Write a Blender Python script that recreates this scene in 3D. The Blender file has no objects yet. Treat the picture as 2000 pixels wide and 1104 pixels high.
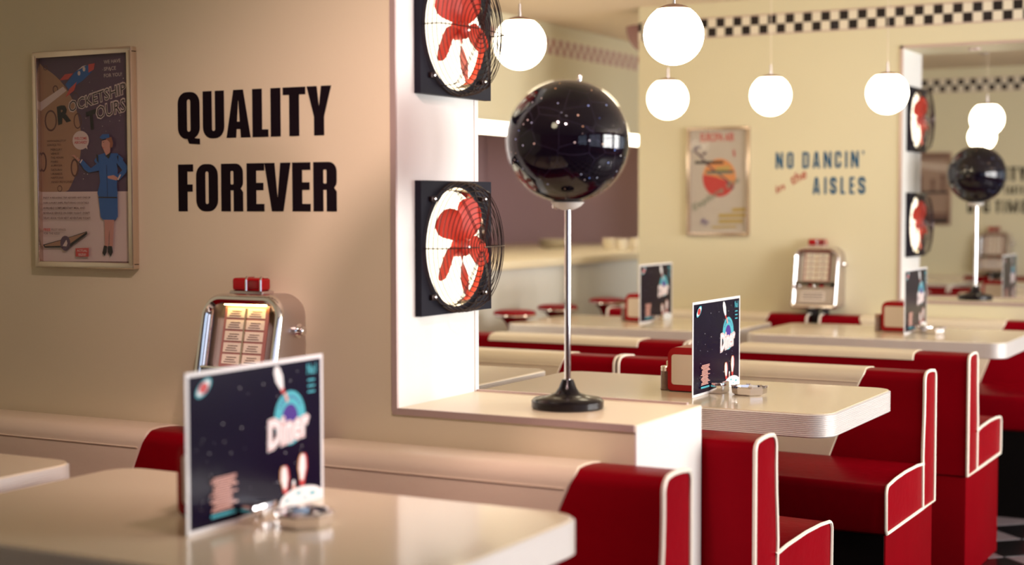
import bpy, bmesh, math, random
from mathutils import Vector, Matrix
random.seed(4)
PI = math.pi
scene = bpy.context.scene
COL = scene.collection

# ---------------------------------------------------------------- camera, world, sun, large lights, exposure
cam_data = bpy.data.cameras.new('camera')
cam = bpy.data.objects.new('camera', cam_data); COL.objects.link(cam)
_r = Vector((0.87844346, 0.47784293, -0.00179337)); _u = Vector((-0.02253942, 0.04518366, 0.99872439)); _b = Vector((0.47731442, -0.87728249, 0.05046159))
cam.matrix_world = Matrix(((_r.x, _u.x, _b.x, 0), (_r.y, _u.y, _b.y, 0), (_r.z, _u.z, _b.z, 1.28), (0, 0, 0, 1)))
cam_data.sensor_width = 36.0
cam_data.lens = 2995.36 / 2000 * 36
cam_data.clip_start = 0.02
cam_data.dof.use_dof = True
cam_data.dof.focus_distance = 3.95
cam_data.dof.aperture_fstop = 2.0
scene.camera = cam

world = bpy.data.worlds.new('sky'); scene.world = world
world.use_nodes = True
world.node_tree.nodes['Background'].inputs[0].default_value = (0.55, 0.75, 1.0, 1)
world.node_tree.nodes['Background'].inputs[1].default_value = 1.2

WINDOW_BAYS = [-0.12, 1.99, 4.10, 6.21, 8.32, 10.43]
WINDOW_POWER = [1, 3, 170, 140, 8, 5]
for yc, pw in zip(WINDOW_BAYS, WINDOW_POWER):
    ld = bpy.data.lights.new('window_daylight', 'AREA')
    ld.shape = 'RECTANGLE'; ld.size = 1.7; ld.size_y = 1.4
    ld.energy = pw; ld.color = (1.0, 0.97, 0.93) if yc > 3 else (1.0, 0.62, 0.64)   # pink tint added on the first two bays to redden the near room
    lo = bpy.data.objects.new('window_daylight', ld); COL.objects.link(lo)
    lo.location = (2.75, yc, 1.40)
    lo.rotation_euler = (PI/2, 0, PI/2)          # emits towards -X, into the room

scene.view_settings.view_transform = 'Standard'
scene.view_settings.look = 'None'
scene.view_settings.gamma = 1.0
scene.view_settings.exposure = 0.15
scene.view_settings.use_curve_mapping = False
LAMP_STRENGTH = 11.0

# ---------------------------------------------------------------- materials
def mat(name, col, rough=0.5, metal=0.0, coat=0.0, bump=None, spec=0.5, noise=None, alpha=None, emit=None, coat_rough=0.05):
    m = bpy.data.materials.new(name); m.use_nodes = True
    nt = m.node_tree; b = nt.nodes['Principled BSDF']
    b.inputs['Base Color'].default_value = (*col, 1)
    b.inputs['Roughness'].default_value = rough
    b.inputs['Metallic'].default_value = metal
    b.inputs['Specular IOR Level'].default_value = spec
    b.inputs['Coat Weight'].default_value = coat
    b.inputs['Coat Roughness'].default_value = coat_rough
    if emit:
        b.inputs['Emission Color'].default_value = (*emit[0], 1); b.inputs['Emission Strength'].default_value = emit[1]
    if noise or bump:
        tc = nt.nodes.new('ShaderNodeTexCoord')
    if noise:
        sc, amt = noise
        n = nt.nodes.new('ShaderNodeTexNoise'); n.inputs['Scale'].default_value = sc; n.inputs['Detail'].default_value = 5
        nt.links.new(tc.outputs['Object'], n.inputs['Vector'])
        cr = nt.nodes.new('ShaderNodeMix'); cr.data_type = 'RGBA'
        cr.inputs[6].default_value = (*[c * (1 - amt) for c in col], 1)
        cr.inputs[7].default_value = (*[min(1, c * (1 + amt)) for c in col], 1)
        nt.links.new(n.outputs['Fac'], cr.inputs[0]); nt.links.new(cr.outputs[2], b.inputs['Base Color'])
    if bump:
        sc, st = bump
        n = nt.nodes.new('ShaderNodeTexNoise'); n.inputs['Scale'].default_value = sc; n.inputs['Detail'].default_value = 4
        nt.links.new(tc.outputs['Object'], n.inputs['Vector'])
        bp = nt.nodes.new('ShaderNodeBump'); bp.inputs['Strength'].default_value = st; bp.inputs['Distance'].default_value = 0.01
        nt.links.new(n.outputs['Fac'], bp.inputs['Height']); nt.links.new(bp.outputs['Normal'], b.inputs['Normal'])
    return m

def pane_mat(name, gloss=0.06, tint=(1, 1, 1)):
    m = bpy.data.materials.new(name); m.use_nodes = True
    nt = m.node_tree; nt.nodes.clear()
    out = nt.nodes.new('ShaderNodeOutputMaterial'); mix = nt.nodes.new('ShaderNodeMixShader')
    tr = nt.nodes.new('ShaderNodeBsdfTransparent'); gl = nt.nodes.new('ShaderNodeBsdfGlossy')
    tr.inputs[0].default_value = (*tint, 1); gl.inputs['Roughness'].default_value = 0.02
    fr = nt.nodes.new('ShaderNodeFresnel'); fr.inputs[0].default_value = 1.45
    mul = nt.nodes.new('ShaderNodeMath'); mul.operation = 'MULTIPLY'; mul.inputs[1].default_value = gloss / 0.04
    mul.use_clamp = True
    geo = nt.nodes.new('ShaderNodeNewGeometry'); inv = nt.nodes.new('ShaderNodeMath'); inv.operation = 'SUBTRACT'; inv.inputs[0].default_value = 1.0
    nt.links.new(geo.outputs['Backfacing'], inv.inputs[1])          # the far side of a thin pane adds no second reflection
    one = nt.nodes.new('ShaderNodeMath'); one.operation = 'MULTIPLY'
    nt.links.new(fr.outputs[0], mul.inputs[0]); nt.links.new(mul.outputs[0], one.inputs[0]); nt.links.new(inv.outputs[0], one.inputs[1])
    nt.links.new(one.outputs[0], mix.inputs[0])
    nt.links.new(tr.outputs[0], mix.inputs[1]); nt.links.new(gl.outputs[0], mix.inputs[2]); nt.links.new(mix.outputs[0], out.inputs[0])
    return m

def emit_mat(name, col, strength):
    m = bpy.data.materials.new(name); m.use_nodes = True
    nt = m.node_tree; nt.nodes.clear()
    out = nt.nodes.new('ShaderNodeOutputMaterial'); e = nt.nodes.new('ShaderNodeEmission')
    e.inputs[0].default_value = (*col, 1); e.inputs[1].default_value = strength
    nt.links.new(e.outputs[0], out.inputs[0])
    return m

M = {
 'wall': mat('cream_wall_paint', (0.73, 0.665, 0.465), 0.62, bump=(55, 0.05), noise=(1.3, 0.03)),
 'ceiling': mat('ceiling_paint', (0.72, 0.60, 0.47), 0.8, bump=(60, 0.05)),
 'white': mat('white_gloss_panel', (0.82, 0.80, 0.76), 0.35, bump=(40, 0.02)),
 'sill': mat('cream_laminate', (0.84, 0.73, 0.51), 0.28, noise=(3, 0.02)),
 'table': mat('cream_table_laminate', (0.78, 0.665, 0.49), 0.18, coat=0.2, noise=(2, 0.02)),
 'edge': mat('ribbed_aluminium', (0.80, 0.76, 0.74), 0.42, metal=0.6, noise=(6, 0.03)),
 'trim': mat('satin_metal_trim', (0.62, 0.48, 0.45), 0.45, metal=0.6, noise=(5, 0.03)),
 'red': mat('red_vinyl', (0.22, 0.0012, 0.006), 0.32, spec=0.015, bump=(38, 0.10), noise=(6, 0.10)),
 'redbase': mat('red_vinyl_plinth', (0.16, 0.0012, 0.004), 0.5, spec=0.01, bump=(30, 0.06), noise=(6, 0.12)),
 'cream': mat('cream_vinyl', (0.74, 0.63, 0.47), 0.42, coat=0.1, bump=(42, 0.08), noise=(4, 0.03)),
 'piping': mat('white_piping', (0.86, 0.78, 0.66), 0.45, bump=(300, 0.05)),
 'black': mat('black_enamel', (0.006, 0.004, 0.006), 0.22, spec=0.35, noise=(8, 0.1)),
 'blackmat': mat('black_metal', (0.02, 0.017, 0.02), 0.5, noise=(8, 0.1)),
 'silverpanel': mat('silver_inner_panel', (0.60, 0.55, 0.50), 0.35, metal=0.4, noise=(9, 0.05)),
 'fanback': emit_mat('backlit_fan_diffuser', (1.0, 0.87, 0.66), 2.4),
 'uplight': mat('mauve_plaster_bowl', (0.30, 0.16, 0.17), 0.6, bump=(40, 0.05)),
 'kick': mat('black_kick_board', (0.004, 0.003, 0.003), 0.6, spec=0.05, noise=(8, 0.1)),
 'faceplate': mat('fan_face_plate', (0.010, 0.009, 0.016), 0.45, spec=0.12, noise=(8, 0.1)),
 'letter': mat('black_vinyl_lettering', (0.008, 0.004, 0.007), 0.7, spec=0.1, noise=(20, 0.05)),
 'blueletter': mat('blue_vinyl_lettering', (0.002, 0.085, 0.20), 0.6, spec=0.1, noise=(20, 0.05)),
 'redletter': mat('red_script_lettering', (0.45, 0.07, 0.05), 0.5, noise=(20, 0.05)),
 'chrome': mat('chrome', (0.83, 0.79, 0.78), 0.10, metal=1.0, noise=(9, 0.03)),
 'satin': mat('satin_chrome', (0.62, 0.55, 0.55), 0.30, metal=1.0, noise=(9, 0.04)),
 'mirror': mat('polished_dish', (0.97, 0.90, 0.76), 0.10, metal=1.0, noise=(30, 0.02)),
 'blade': mat('red_fan_blade', (0.58, 0.045, 0.022), 0.4, spec=0.2, noise=(10, 0.08)),
 'wire': mat('dark_wire', (0.03, 0.016, 0.016), 0.35, metal=0.6, noise=(30, 0.1)),
 'redplastic': mat('red_plastic', (0.40, 0.005, 0.010), 0.25, spec=0.25, noise=(9, 0.05)),
 'darkred': mat('dark_red_plastic', (0.22, 0.008, 0.012), 0.2, coat=0.4, noise=(9, 0.05)),
 'paper': mat('paper_napkins', (0.80, 0.70, 0.62), 0.7, bump=(90, 0.05)),
 'pepper': mat('brown_pepper_glass', (0.20, 0.11, 0.09), 0.15, coat=0.5, noise=(120, 0.3)),
 'cork': mat('pale_cap', (0.70, 0.58, 0.44), 0.5, noise=(30, 0.08)),
 'blacktile': mat('black_tile', (0.010, 0.007, 0.010), 0.12, noise=(9, 0.1)),
 'creamtile': mat('cream_tile', (0.82, 0.74, 0.60), 0.15, noise=(9, 0.02)),
 'rosetile': mat('dull_red_tile', (0.40, 0.17, 0.15), 0.3, noise=(9, 0.05)),
 'floorblack': mat('black_floor_tile', (0.008, 0.007, 0.008), 0.25, noise=(5, 0.2)),
 'floorwhite': mat('pale_floor_tile', (0.17, 0.135, 0.145), 0.4, spec=0.2, noise=(5, 0.06)),
 'grout': mat('floor_grout', (0.05, 0.045, 0.05), 0.8, bump=(80, 0.1)),
 'rosewall': mat('rose_back_wall', (0.30, 0.13, 0.13), 0.7, bump=(50, 0.05)),
 'kitchen': mat('dim_kitchen_wall', (0.66, 0.47, 0.50), 0.7, bump=(50, 0.05)),
 'counter': mat('pale_counter_front', (0.78, 0.76, 0.68), 0.45, noise=(3, 0.02)),
 'gold': mat('silver_frame', (0.72, 0.60, 0.52), 0.22, metal=1.0, noise=(12, 0.05)),
 'glass': pane_mat('clear_glass', 0.02),
 'windowglass': pane_mat('window_glass', 0.04),
 'navy': mat('print_navy', (0.0045, 0.002, 0.0145), 0.2, spec=0.16, noise=(14, 0.25)),
 'pwhite': mat('print_white', (0.80, 0.78, 0.78), 0.25, coat=0.3),
 'pcyan': mat('print_cyan', (0.07, 0.42, 0.50), 0.25, coat=0.3),
 'pviolet': mat('print_violet', (0.06, 0.02, 0.24), 0.25, coat=0.3),
 'pred': mat('print_red', (0.50, 0.03, 0.03), 0.3, coat=0.2),
 'psalmon': mat('print_salmon', (0.66, 0.34, 0.28), 0.3, coat=0.2),
 'ppaper': mat('print_grey_paper', (0.50, 0.44, 0.38), 0.5, noise=(20, 0.04)),
 'ptan': mat('print_tan', (0.36, 0.20, 0.12), 0.5, noise=(16, 0.06)),
 'pbrown': mat('print_brown', (0.10, 0.035, 0.03), 0.5),
 'pnight': mat('print_night_violet', (0.085, 0.045, 0.085), 0.5, noise=(10, 0.05)),
 'pblue': mat('print_blue', (0.02, 0.10, 0.32), 0.5),
 'pskin': mat('print_skin', (0.50, 0.24, 0.19), 0.5),
 'phair': mat('print_hair', (0.26, 0.09, 0.05), 0.5),
 'pblack': mat('print_black', (0.012, 0.008, 0.012), 0.5),
 'porange': mat('print_orange', (0.66, 0.26, 0.09), 0.5),
 'pgreen': mat('print_grey_green', (0.22, 0.25, 0.19), 0.5),
 'pyellow': mat('print_ochre', (0.45, 0.32, 0.10), 0.5),
 'ppale': mat('print_pale', (0.62, 0.50, 0.46), 0.5),
 'psepia': mat('print_sepia', (0.20, 0.11, 0.085), 0.5, noise=(9, 0.12)),
 'psepialight': mat('print_sepia_light', (0.36, 0.24, 0.18), 0.5, noise=(9, 0.08)),
 'lamp': emit_mat('lit_opal_glass', (1.0, 0.86, 0.60), LAMP_STRENGTH),
 'lampcap': mat('lamp_cap_metal', (0.42, 0.27, 0.22), 0.35, metal=0.8, noise=(12, 0.05)),
 'strip': emit_mat('lit_strip', (1.0, 0.88, 0.66), 8.0),
 'bulb': emit_mat('lit_amber_bulb', (1.0, 0.66, 0.22), 60.0),
}

def starglobe():
    m = bpy.data.materials.new('black_star_map'); m.use_nodes = True
    nt = m.node_tree; b = nt.nodes['Principled BSDF']; L = nt.links
    b.inputs['Roughness'].default_value = 0.05; b.inputs['Specular IOR Level'].default_value = 0.28
    tc = nt.nodes.new('ShaderNodeTexCoord')
    v = nt.nodes.new('ShaderNodeTexVoronoi'); v.inputs['Scale'].default_value = 95
    L.new(tc.outputs['Object'], v.inputs['Vector'])
    lt = nt.nodes.new('ShaderNodeMath'); lt.operation = 'LESS_THAN'; lt.inputs[1].default_value = 0.16
    L.new(v.outputs['Distance'], lt.inputs[0])
    sep = nt.nodes.new('ShaderNodeSeparateColor'); L.new(v.outputs['Color'], sep.inputs[0])
    gt = nt.nodes.new('ShaderNodeMath'); gt.operation = 'GREATER_THAN'; gt.inputs[1].default_value = 0.72
    L.new(sep.outputs[0], gt.inputs[0])
    mu = nt.nodes.new('ShaderNodeMath'); mu.operation = 'MULTIPLY'; L.new(lt.outputs[0], mu.inputs[0]); L.new(gt.outputs[0], mu.inputs[1])
    ramp = nt.nodes.new('ShaderNodeValToRGB'); L.new(sep.outputs[1], ramp.inputs[0])
    e = ramp.color_ramp.elements; e[0].color = (0.15, 0.3, 0.9, 1); e[1].color = (0.9, 0.4, 0.08, 1)
    k = ramp.color_ramp.elements.new(0.45); k.color = (0.75, 0.8, 0.9, 1)
    v2 = nt.nodes.new('ShaderNodeTexVoronoi'); v2.feature = 'DISTANCE_TO_EDGE'; v2.inputs['Scale'].default_value = 17
    L.new(tc.outputs['Object'], v2.inputs['Vector'])
    l2 = nt.nodes.new('ShaderNodeMath'); l2.operation = 'LESS_THAN'; l2.inputs[1].default_value = 0.007
    L.new(v2.outputs['Distance'], l2.inputs[0])
    mx = nt.nodes.new('ShaderNodeMix'); mx.data_type = 'RGBA'
    mx.inputs[6].default_value = (0.004, 0.0025, 0.006, 1); mx.inputs[7].default_value = (0.022, 0.018, 0.034, 1)
    L.new(l2.outputs[0], mx.inputs[0])
    m2 = nt.nodes.new('ShaderNodeMix'); m2.data_type = 'RGBA'
    L.new(mu.outputs[0], m2.inputs[0]); L.new(mx.outputs[2], m2.inputs[6]); L.new(ramp.outputs[0], m2.inputs[7])
    L.new(m2.outputs[2], b.inputs['Base Color'])
    return m
M['star'] = starglobe()

# ---------------------------------------------------------------- mesh builder
class MB:
    def __init__(s): s.v = []; s.f = []; s.m = []; s.sm = []; s.mats = []
    def mi(s, m):
        if m not in s.mats: s.mats.append(m)
        return s.mats.index(m)
    def add(s, vs, fs, m, smooth=False, xf=None):
        o = len(s.v); k = s.mi(m)
        for p in vs: s.v.append(tuple(xf @ Vector(p)) if xf else tuple(p))
        for f in fs: s.f.append([i + o for i in f]); s.m.append(k); s.sm.append(smooth)
    def box(s, x0, x1, y0, y1, z0, z1, m, bev=0.0, seg=2, xf=None):
        if bev <= 0:
            vs = [(x0,y0,z0),(x1,y0,z0),(x1,y1,z0),(x0,y1,z0),(x0,y0,z1),(x1,y0,z1),(x1,y1,z1),(x0,y1,z1)]
            s.add(vs, [(0,3,2,1),(4,5,6,7),(0,1,5,4),(1,2,6,5),(2,3,7,6),(3,0,4,7)], m, False, xf); return
        bm = bmesh.new(); bmesh.ops.create_cube(bm, size=1)
        for v in bm.verts: v.co = Vector((x0 + (v.co.x + .5) * (x1 - x0), y0 + (v.co.y + .5) * (y1 - y0), z0 + (v.co.z + .5) * (z1 - z0)))
        bmesh.ops.bevel(bm, geom=bm.edges[:], offset=bev, segments=seg, profile=0.5, affect='EDGES')
        bm.verts.index_update()
        s.add([v.co[:] for v in bm.verts], [[v.index for v in f.verts] for f in bm.faces], m, True, xf); bm.free()
    def tube(s, pts, r, m, n=6, closed=False, xf=None, caps=True):
        pts = [Vector(p) for p in pts]; N = len(pts); vs = []; fs = []
        prev = None
        for i, p in enumerate(pts):
            a = pts[(i - 1) % N] if (closed or i > 0) else p; b = pts[(i + 1) % N] if (closed or i < N - 1) else p
            t = (b - a).normalized()
            if prev is None:
                q = Vector((0, 0, 1)) if abs(t.z) < 0.9 else Vector((1, 0, 0))
            else: q = prev
            u = (q - t * q.dot(t)).normalized(); w = t.cross(u); prev = u
            for k in range(n):
                an = 2 * PI * k / n; vs.append(tuple(p + r * (math.cos(an) * u + math.sin(an) * w)))
        for i in range(N if closed else N - 1):
            j = (i + 1) % N
            for k in range(n): fs.append((i*n+k, i*n+(k+1)%n, j*n+(k+1)%n, j*n+k))
        if not closed and caps: fs.append(list(range(n))[::-1]); fs.append([(N-1)*n+k for k in range(n)])
        s.add(vs, fs, m, True, xf)
    def lathe(s, prof, m, n=32, c=(0, 0, 0), axis='Z', xf=None, cap=True):
        vs = []; fs = []
        for (r, h) in prof:
            for k in range(n):
                a = 2 * PI * k / n
                if axis == 'Z': vs.append((c[0] + r*math.cos(a), c[1] + r*math.sin(a), c[2] + h))
                elif axis == 'X': vs.append((c[0] + h, c[1] + r*math.cos(a), c[2] + r*math.sin(a)))
                else: vs.append((c[0] + r*math.sin(a), c[1] + h, c[2] + r*math.cos(a)))
        P = len(prof)
        for i in range(P - 1):
            for k in range(n): fs.append((i*n+k, i*n+(k+1)%n, (i+1)*n+(k+1)%n, (i+1)*n+k))
        if cap:
            if prof[0][0] > 1e-6: fs.append(list(range(n))[::-1])
            if prof[-1][0] > 1e-6: fs.append([(P-1)*n+k for k in range(n)])
        s.add(vs, fs, m, True, xf)
    def prism(s, poly, d0, d1, m, plane='XZ', smooth=False, xf=None):
        # polygon in a plane extruded along the third axis
        n = len(poly)
        def P(a, b, d): return {'XZ': (a, d, b), 'YZ': (d, a, b), 'XY': (a, b, d)}[plane]
        vs = [P(a, b, d0) for a, b in poly] + [P(a, b, d1) for a, b in poly]
        fs = [list(range(n)), [n + i for i in range(n)][::-1]] + [(i, n + i, n + (i + 1) % n, (i + 1) % n) for i in range(n)]
        s.add(vs, fs, m, smooth, xf)
    def ringprism(s, outer, inner, d0, d1, m, plane='XZ', xf=None, smooth=False):
        n = len(outer)
        def P(a, b, d): return {'XZ': (a, d, b), 'YZ': (d, a, b), 'XY': (a, b, d)}[plane]
        vs = [P(a, b, d) for d in (d0, d1) for L in (outer, inner) for a, b in L]
        fs = []
        for i in range(n):
            j = (i + 1) % n
            fs += [(i, j, n + j, n + i), (2*n+i, 3*n+i, 3*n+j, 2*n+j), (i, 2*n+i, 2*n+j, j), (n+i, n+j, 3*n+j, 3*n+i)]
        s.add(vs, fs, m, smooth, xf)
    def build(s, name, parent=None, loc=None, fix=True):
        me = bpy.data.meshes.new(name); me.from_pydata(s.v, [], s.f)
        for m in s.mats: me.materials.append(M[m])
        me.polygons.foreach_set('material_index', s.m); me.polygons.foreach_set('use_smooth', s.sm)
        if fix:
            bm = bmesh.new(); bm.from_mesh(me); bmesh.ops.recalc_face_normals(bm, faces=bm.faces[:]); bm.to_mesh(me); bm.free()
        if any(s.sm) :
            try: me.set_sharp_from_angle(angle=math.radians(38))
            except Exception: pass
        me.update()
        o = bpy.data.objects.new(name, me); COL.objects.link(o)
        if parent: o.parent = parent
        if loc: o.location = loc
        return o

def thing(name, label, cat, loc=(0, 0, 0), rz=0, group=None, kind=None):
    o = bpy.data.objects.new(name, None); COL.objects.link(o); o.empty_display_size = 0.05
    o.location = loc; o.rotation_euler = (0, 0, rz); o['label'] = label; o['category'] = cat
    if group: o['group'] = group
    if kind: o['kind'] = kind
    return o
def copy_tree(o, parent=None):
    c = o.copy(); COL.objects.link(c); c.parent = parent
    for ch in list(o.children): copy_tree(ch, c)
    return c
def again(src, loc, label, rz=None):
    c = copy_tree(src); c.location = loc; c['label'] = label
    if rz is not None: c.rotation_euler = (0, 0, rz)
    return c

def rrect(x0, x1, y0, y1, r, n=5):
    r = [r] * 4 if not isinstance(r, (list, tuple)) else r   # order: (x1,y0),(x1,y1),(x0,y1),(x0,y0)
    out = []
    for (cx, cy, a0, rr) in ((x1, y0, -90, r[0]), (x1, y1, 0, r[1]), (x0, y1, 90, r[2]), (x0, y0, 180, r[3])):
        sx = cx - rr if cx == x1 else cx + rr; sy = cy - rr if cy == y1 else cy + rr
        for k in range(n + 1):
            a = math.radians(a0 + 90 * k / n); out.append((sx + rr * math.cos(a), sy + rr * math.sin(a)))
    return out
def ell(cx, cy, rx, ry, n=28, a0=0.0):
    return [(cx + rx * math.cos(2*PI*k/n) * math.cos(a0) - ry * math.sin(2*PI*k/n) * math.sin(a0),
             cy + rx * math.cos(2*PI*k/n) * math.sin(a0) + ry * math.sin(2*PI*k/n) * math.cos(a0)) for k in range(n)]

# ---------------------------------------------------------------- flat printing (posters, menus): art lies in thin layers on a real sheet
_textcache = {}; _textbox = {}
def text_geo(s, bold=0.0):
    key = (s, bold)
    if key in _textcache: return _textcache[key]
    cu = bpy.data.curves.new('lettering', 'FONT'); cu.body = s; cu.resolution_u = 2; cu.offset = bold; cu.size = 1.0
    ob = bpy.data.objects.new('lettering', cu); COL.objects.link(ob)
    dg = bpy.context.evaluated_depsgraph_get(); me = bpy.data.meshes.new_from_object(ob.evaluated_get(dg))
    vs = [v.co[:2] for v in me.vertices]; fs = [list(p.vertices) for p in me.polygons]
    bpy.data.objects.remove(ob); bpy.data.curves.remove(cu); bpy.data.meshes.remove(me)
    if vs:
        if bold: text_geo(s, 0.0)
        else: _textbox[s] = (min(v[0] for v in vs), max(v[0] for v in vs), min(v[1] for v in vs), max(v[1] for v in vs))
        x0, x1, y0, y1 = _textbox[s]
        vs = [((v[0] - x0) / max(1e-6, x1 - x0), (v[1] - y0) / max(1e-6, y1 - y0)) for v in vs]
    _textcache[key] = (vs, fs); return vs, fs

class Flat:
    """art on a plane: origin O, axes U and V (metres), normal N"""
    def __init__(s, O, U, V, N, step=0.00025):
        s.O, s.U, s.V, s.N = Vector(O), Vector(U), Vector(V), Vector(N); s.mb = MB(); s.k = 0; s.step = step
    def w(s, u, v): return tuple(s.O + s.U * u + s.V * v + s.N * (s.k * s.step))
    def poly(s, pts, m):
        s.k += 1; s._poly(pts, m)
    def _poly(s, pts, m):
        bm = bmesh.new(); f = bm.faces.new([bm.verts.new((p[0], p[1], 0)) for p in pts])
        if len(pts) > 4: bmesh.ops.triangulate(bm, faces=[f])
        bm.verts.index_update()
        s.mb.add([s.w(v.co.x, v.co.y) for v in bm.verts], [[v.index for v in ff.verts] for ff in bm.faces], m); bm.free()
    def polys(s, L, m):
        s.k += 1
        for p in L: s._poly(p, m)
    def ring(s, outer, inner, m):
        s.k += 1; n = len(outer)
        s.mb.add([s.w(*p) for p in outer] + [s.w(*p) for p in inner], [(i, (i+1)%n, n+(i+1)%n, n+i) for i in range(n)], m)
    def line(s, pts, wd, m):
        s.k += 1; vs = []; fs = []
        P = [Vector(p) for p in pts]
        for i, p in enumerate(P):
            t = (P[min(i+1, len(P)-1)] - P[max(i-1, 0)]).normalized(); n = Vector((-t.y, t.x)) * wd / 2
            vs += [s.w(*(p + n)), s.w(*(p - n))]
        for i in range(len(P) - 1): fs.append((2*i, 2*i+1, 2*i+3, 2*i+2))
        s.mb.add(vs, fs, m)
    def text(s, t, x, y, wd, h, m, ang=0.0, shear=0.0, bold=0.0, layer=True):
        if layer: s.k += 1
        vs, fs = text_geo(t, bold); c, sn = math.cos(ang), math.sin(ang)
        out = []
        for a, b in vs:
            px = a * wd + b * h * shear; py = b * h
            out.append(s.w(x + px * c - py * sn, y + px * sn + py * c))
        s.mb.add(out, fs, m)
    def build(s, name, parent=None): return s.mb.build(name, parent, fix=False)

# ---------------------------------------------------------------- block lettering
def glyph(ch, w, h, st, br):
    """list of ('p', polygon) / ('r', outer, inner) in a w x h box; st stem width, br bar height"""
    R = min(w * 0.42, h * 0.24); ri = max(0.001, R - st * 0.75)
    def ring(x0, x1, y0, y1, ro=R, rin=None, rs=None):
        rin = ri if rin is None else rin
        o = rrect(x0, x1, y0, y1, rs if rs else ro, 6); i = rrect(x0 + st, x1 - st, y0 + br, y1 - br, min(rin, (x1-x0-2*st)*0.49), 6)
        return ('r', o, i)
    def q(x0, x1, y0, y1): return ('p', [(x0, y0), (x1, y0), (x1, y1), (x0, y1)])
    if ch == 'I': return [q(0, w, 0, h)]
    if ch == "'": return [('p', [(0, h), (w, h), (w * .7, 0), (w * .3, 0)])]
    if ch == 'L': return [q(0, st, 0, h), q(st, w, 0, br)]
    if ch == 'T': return [q(0, w, h - br, h), q((w - st) / 2, (w + st) / 2, 0, h - br)]
    if ch == 'F': return [q(0, st, 0, h), q(st, w, h - br, h), q(st, w * .95, h * .42, h * .42 + br)]
    if ch == 'E': return [q(0, st, 0, h), q(st, w, h - br, h), q(st, w * .95, h * .44, h * .44 + br), q(st, w, 0, br)]
    if ch == 'O': return [ring(0, w, 0, h)]
    if ch == 'Q': return [ring(0, w, 0, h), ('p', [(w*.45, br*.6), (w*.45, -.02*h), (w*.52, -.10*h), (w, -.12*h), (w, 0.0), (w*.78, .012*h), (w*.72, .05*h)])]
    if ch == 'D': return [ring(0, w, 0, h, rs=[R, R, 0.0005, 0.0005])]
    if ch == 'U':
        o = rrect(0, w, 0, h * 1.3, R, 6); i = rrect(st, w - st, br, h * 1.3, min(ri, (w - 2*st) * .49), 6)
        lo = [p for p in o if p[1] < h * .8]; li = [p for p in i if p[1] < h * .8]
        # right arc first then left arc
        ro = lo[:len(lo)//2]; lfo = lo[len(lo)//2:]; rin = li[:len(li)//2]; lfi = li[len(li)//2:]
        outer = [(0, h)] + lfo + ro + [(w, h)]; inner = [(w - st, h)] + rin[::-1] + lfi[::-1] + [(st, h)]
        return [('s', outer, inner[::-1])]
    if ch == 'A':
        t = w * .30; a = st * 1.02
        return [('p', [(0, 0), (a, 0), (w*.5, h*.86), (w*.5, h), (t, h)]), ('p', [(w, 0), (w - t, h), (w*.5, h), (w*.5, h*.86), (w - a, 0)]), q(w*.30, w*.70, h*.18, h*.18 + br)]
    if ch == 'V':
        a = st * 1.05
        return [('p', [(0, h), (a, h), (w*.5, h*.24), (w*.5, 0), (w*.28, 0)]), ('p', [(w, h), (w*.72, 0), (w*.5, 0), (w*.5, h*.24), (w - a, h)])]
    if ch == 'Y':
        m = h * .38; a = st * 1.0
        return [q((w - st)/2, (w + st)/2, 0, m), ('p', [(0, h), (a, h), (w*.5, h*.56), (w*.5, m), ((w - st)/2, m)]), ('p', [(w, h), ((w + st)/2, m), (w*.5, m), (w*.5, h*.56), (w - a, h)])]
    if ch == 'N': return [q(0, st, 0, h), q(w - st, w, 0, h), ('p', [(0, h), (st, h), (w, 0), (w - st, 0)])]
    if ch == 'M': return [q(0, st*.8, 0, h), q(w - st*.8, w, 0, h), ('p', [(0, h), (st, h), (w*.5 + st*.3, 0), (w*.5 - st*.3, 0)]), ('p', [(w - st, h), (w, h), (w*.5 + st*.3, 0), (w*.5 - st*.3, 0)])]
    if ch == 'B':
        b2 = min(br, h * .16); o = rrect(0, w, 0, h * .55, [R*.8, R*.6, .0005, .0005], 6); i = rrect(st, w - st, b2, h*.55 - b2*.6, min(ri*.5, .2*(w-2*st)+.0005), 6)
        o2 = rrect(0, w, h * .47, h, [R*.6, R*.8, .0005, .0005], 6); i2 = rrect(st, w - st, h*.47 + b2*.6, h - b2, min(ri*.5, .2*(w-2*st)+.0005), 6)
        return [('r', o, i), ('r', o2, i2)]
    if ch == 'R':
        o = rrect(0, w, h * .44, h, [R*.7, R*.8, .0005, .0005], 6); i = rrect(st, w - st, h*.44 + br*.8, h - br, min(ri*.5, .3*(w-2*st)), 6)
        return [('r', o, i), q(0, st, 0, h * .5), ('p', [(w - st, h*.5), (w - st, 0), (w, 0), (w, h*.40), (w*.86, h*.5)])]
    if ch == 'C':
        o = rrect(0, w, 0, h, R, 6); i = rrect(st, w - st, br, h - br, min(ri, (w-2*st)*.49), 6); n = 7
        # go round from upper right terminal, over the top, down the left, to the lower right terminal
        oo = o[n:] + o[:n]; ii = i[n:] + i[:n]
        return [('s', [(w, h*.62)] + oo + [(w, h*.38)], [(w - st, h*.62)] + ii + [(w - st, h*.38)])]
    if ch == 'G':
        c = glyph('C', w, h, st, br)
        return c + [q(w*.55, w, h*.38, h*.38 + br*.8), q(w - st, w, h*.02, h*.5)]
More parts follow.
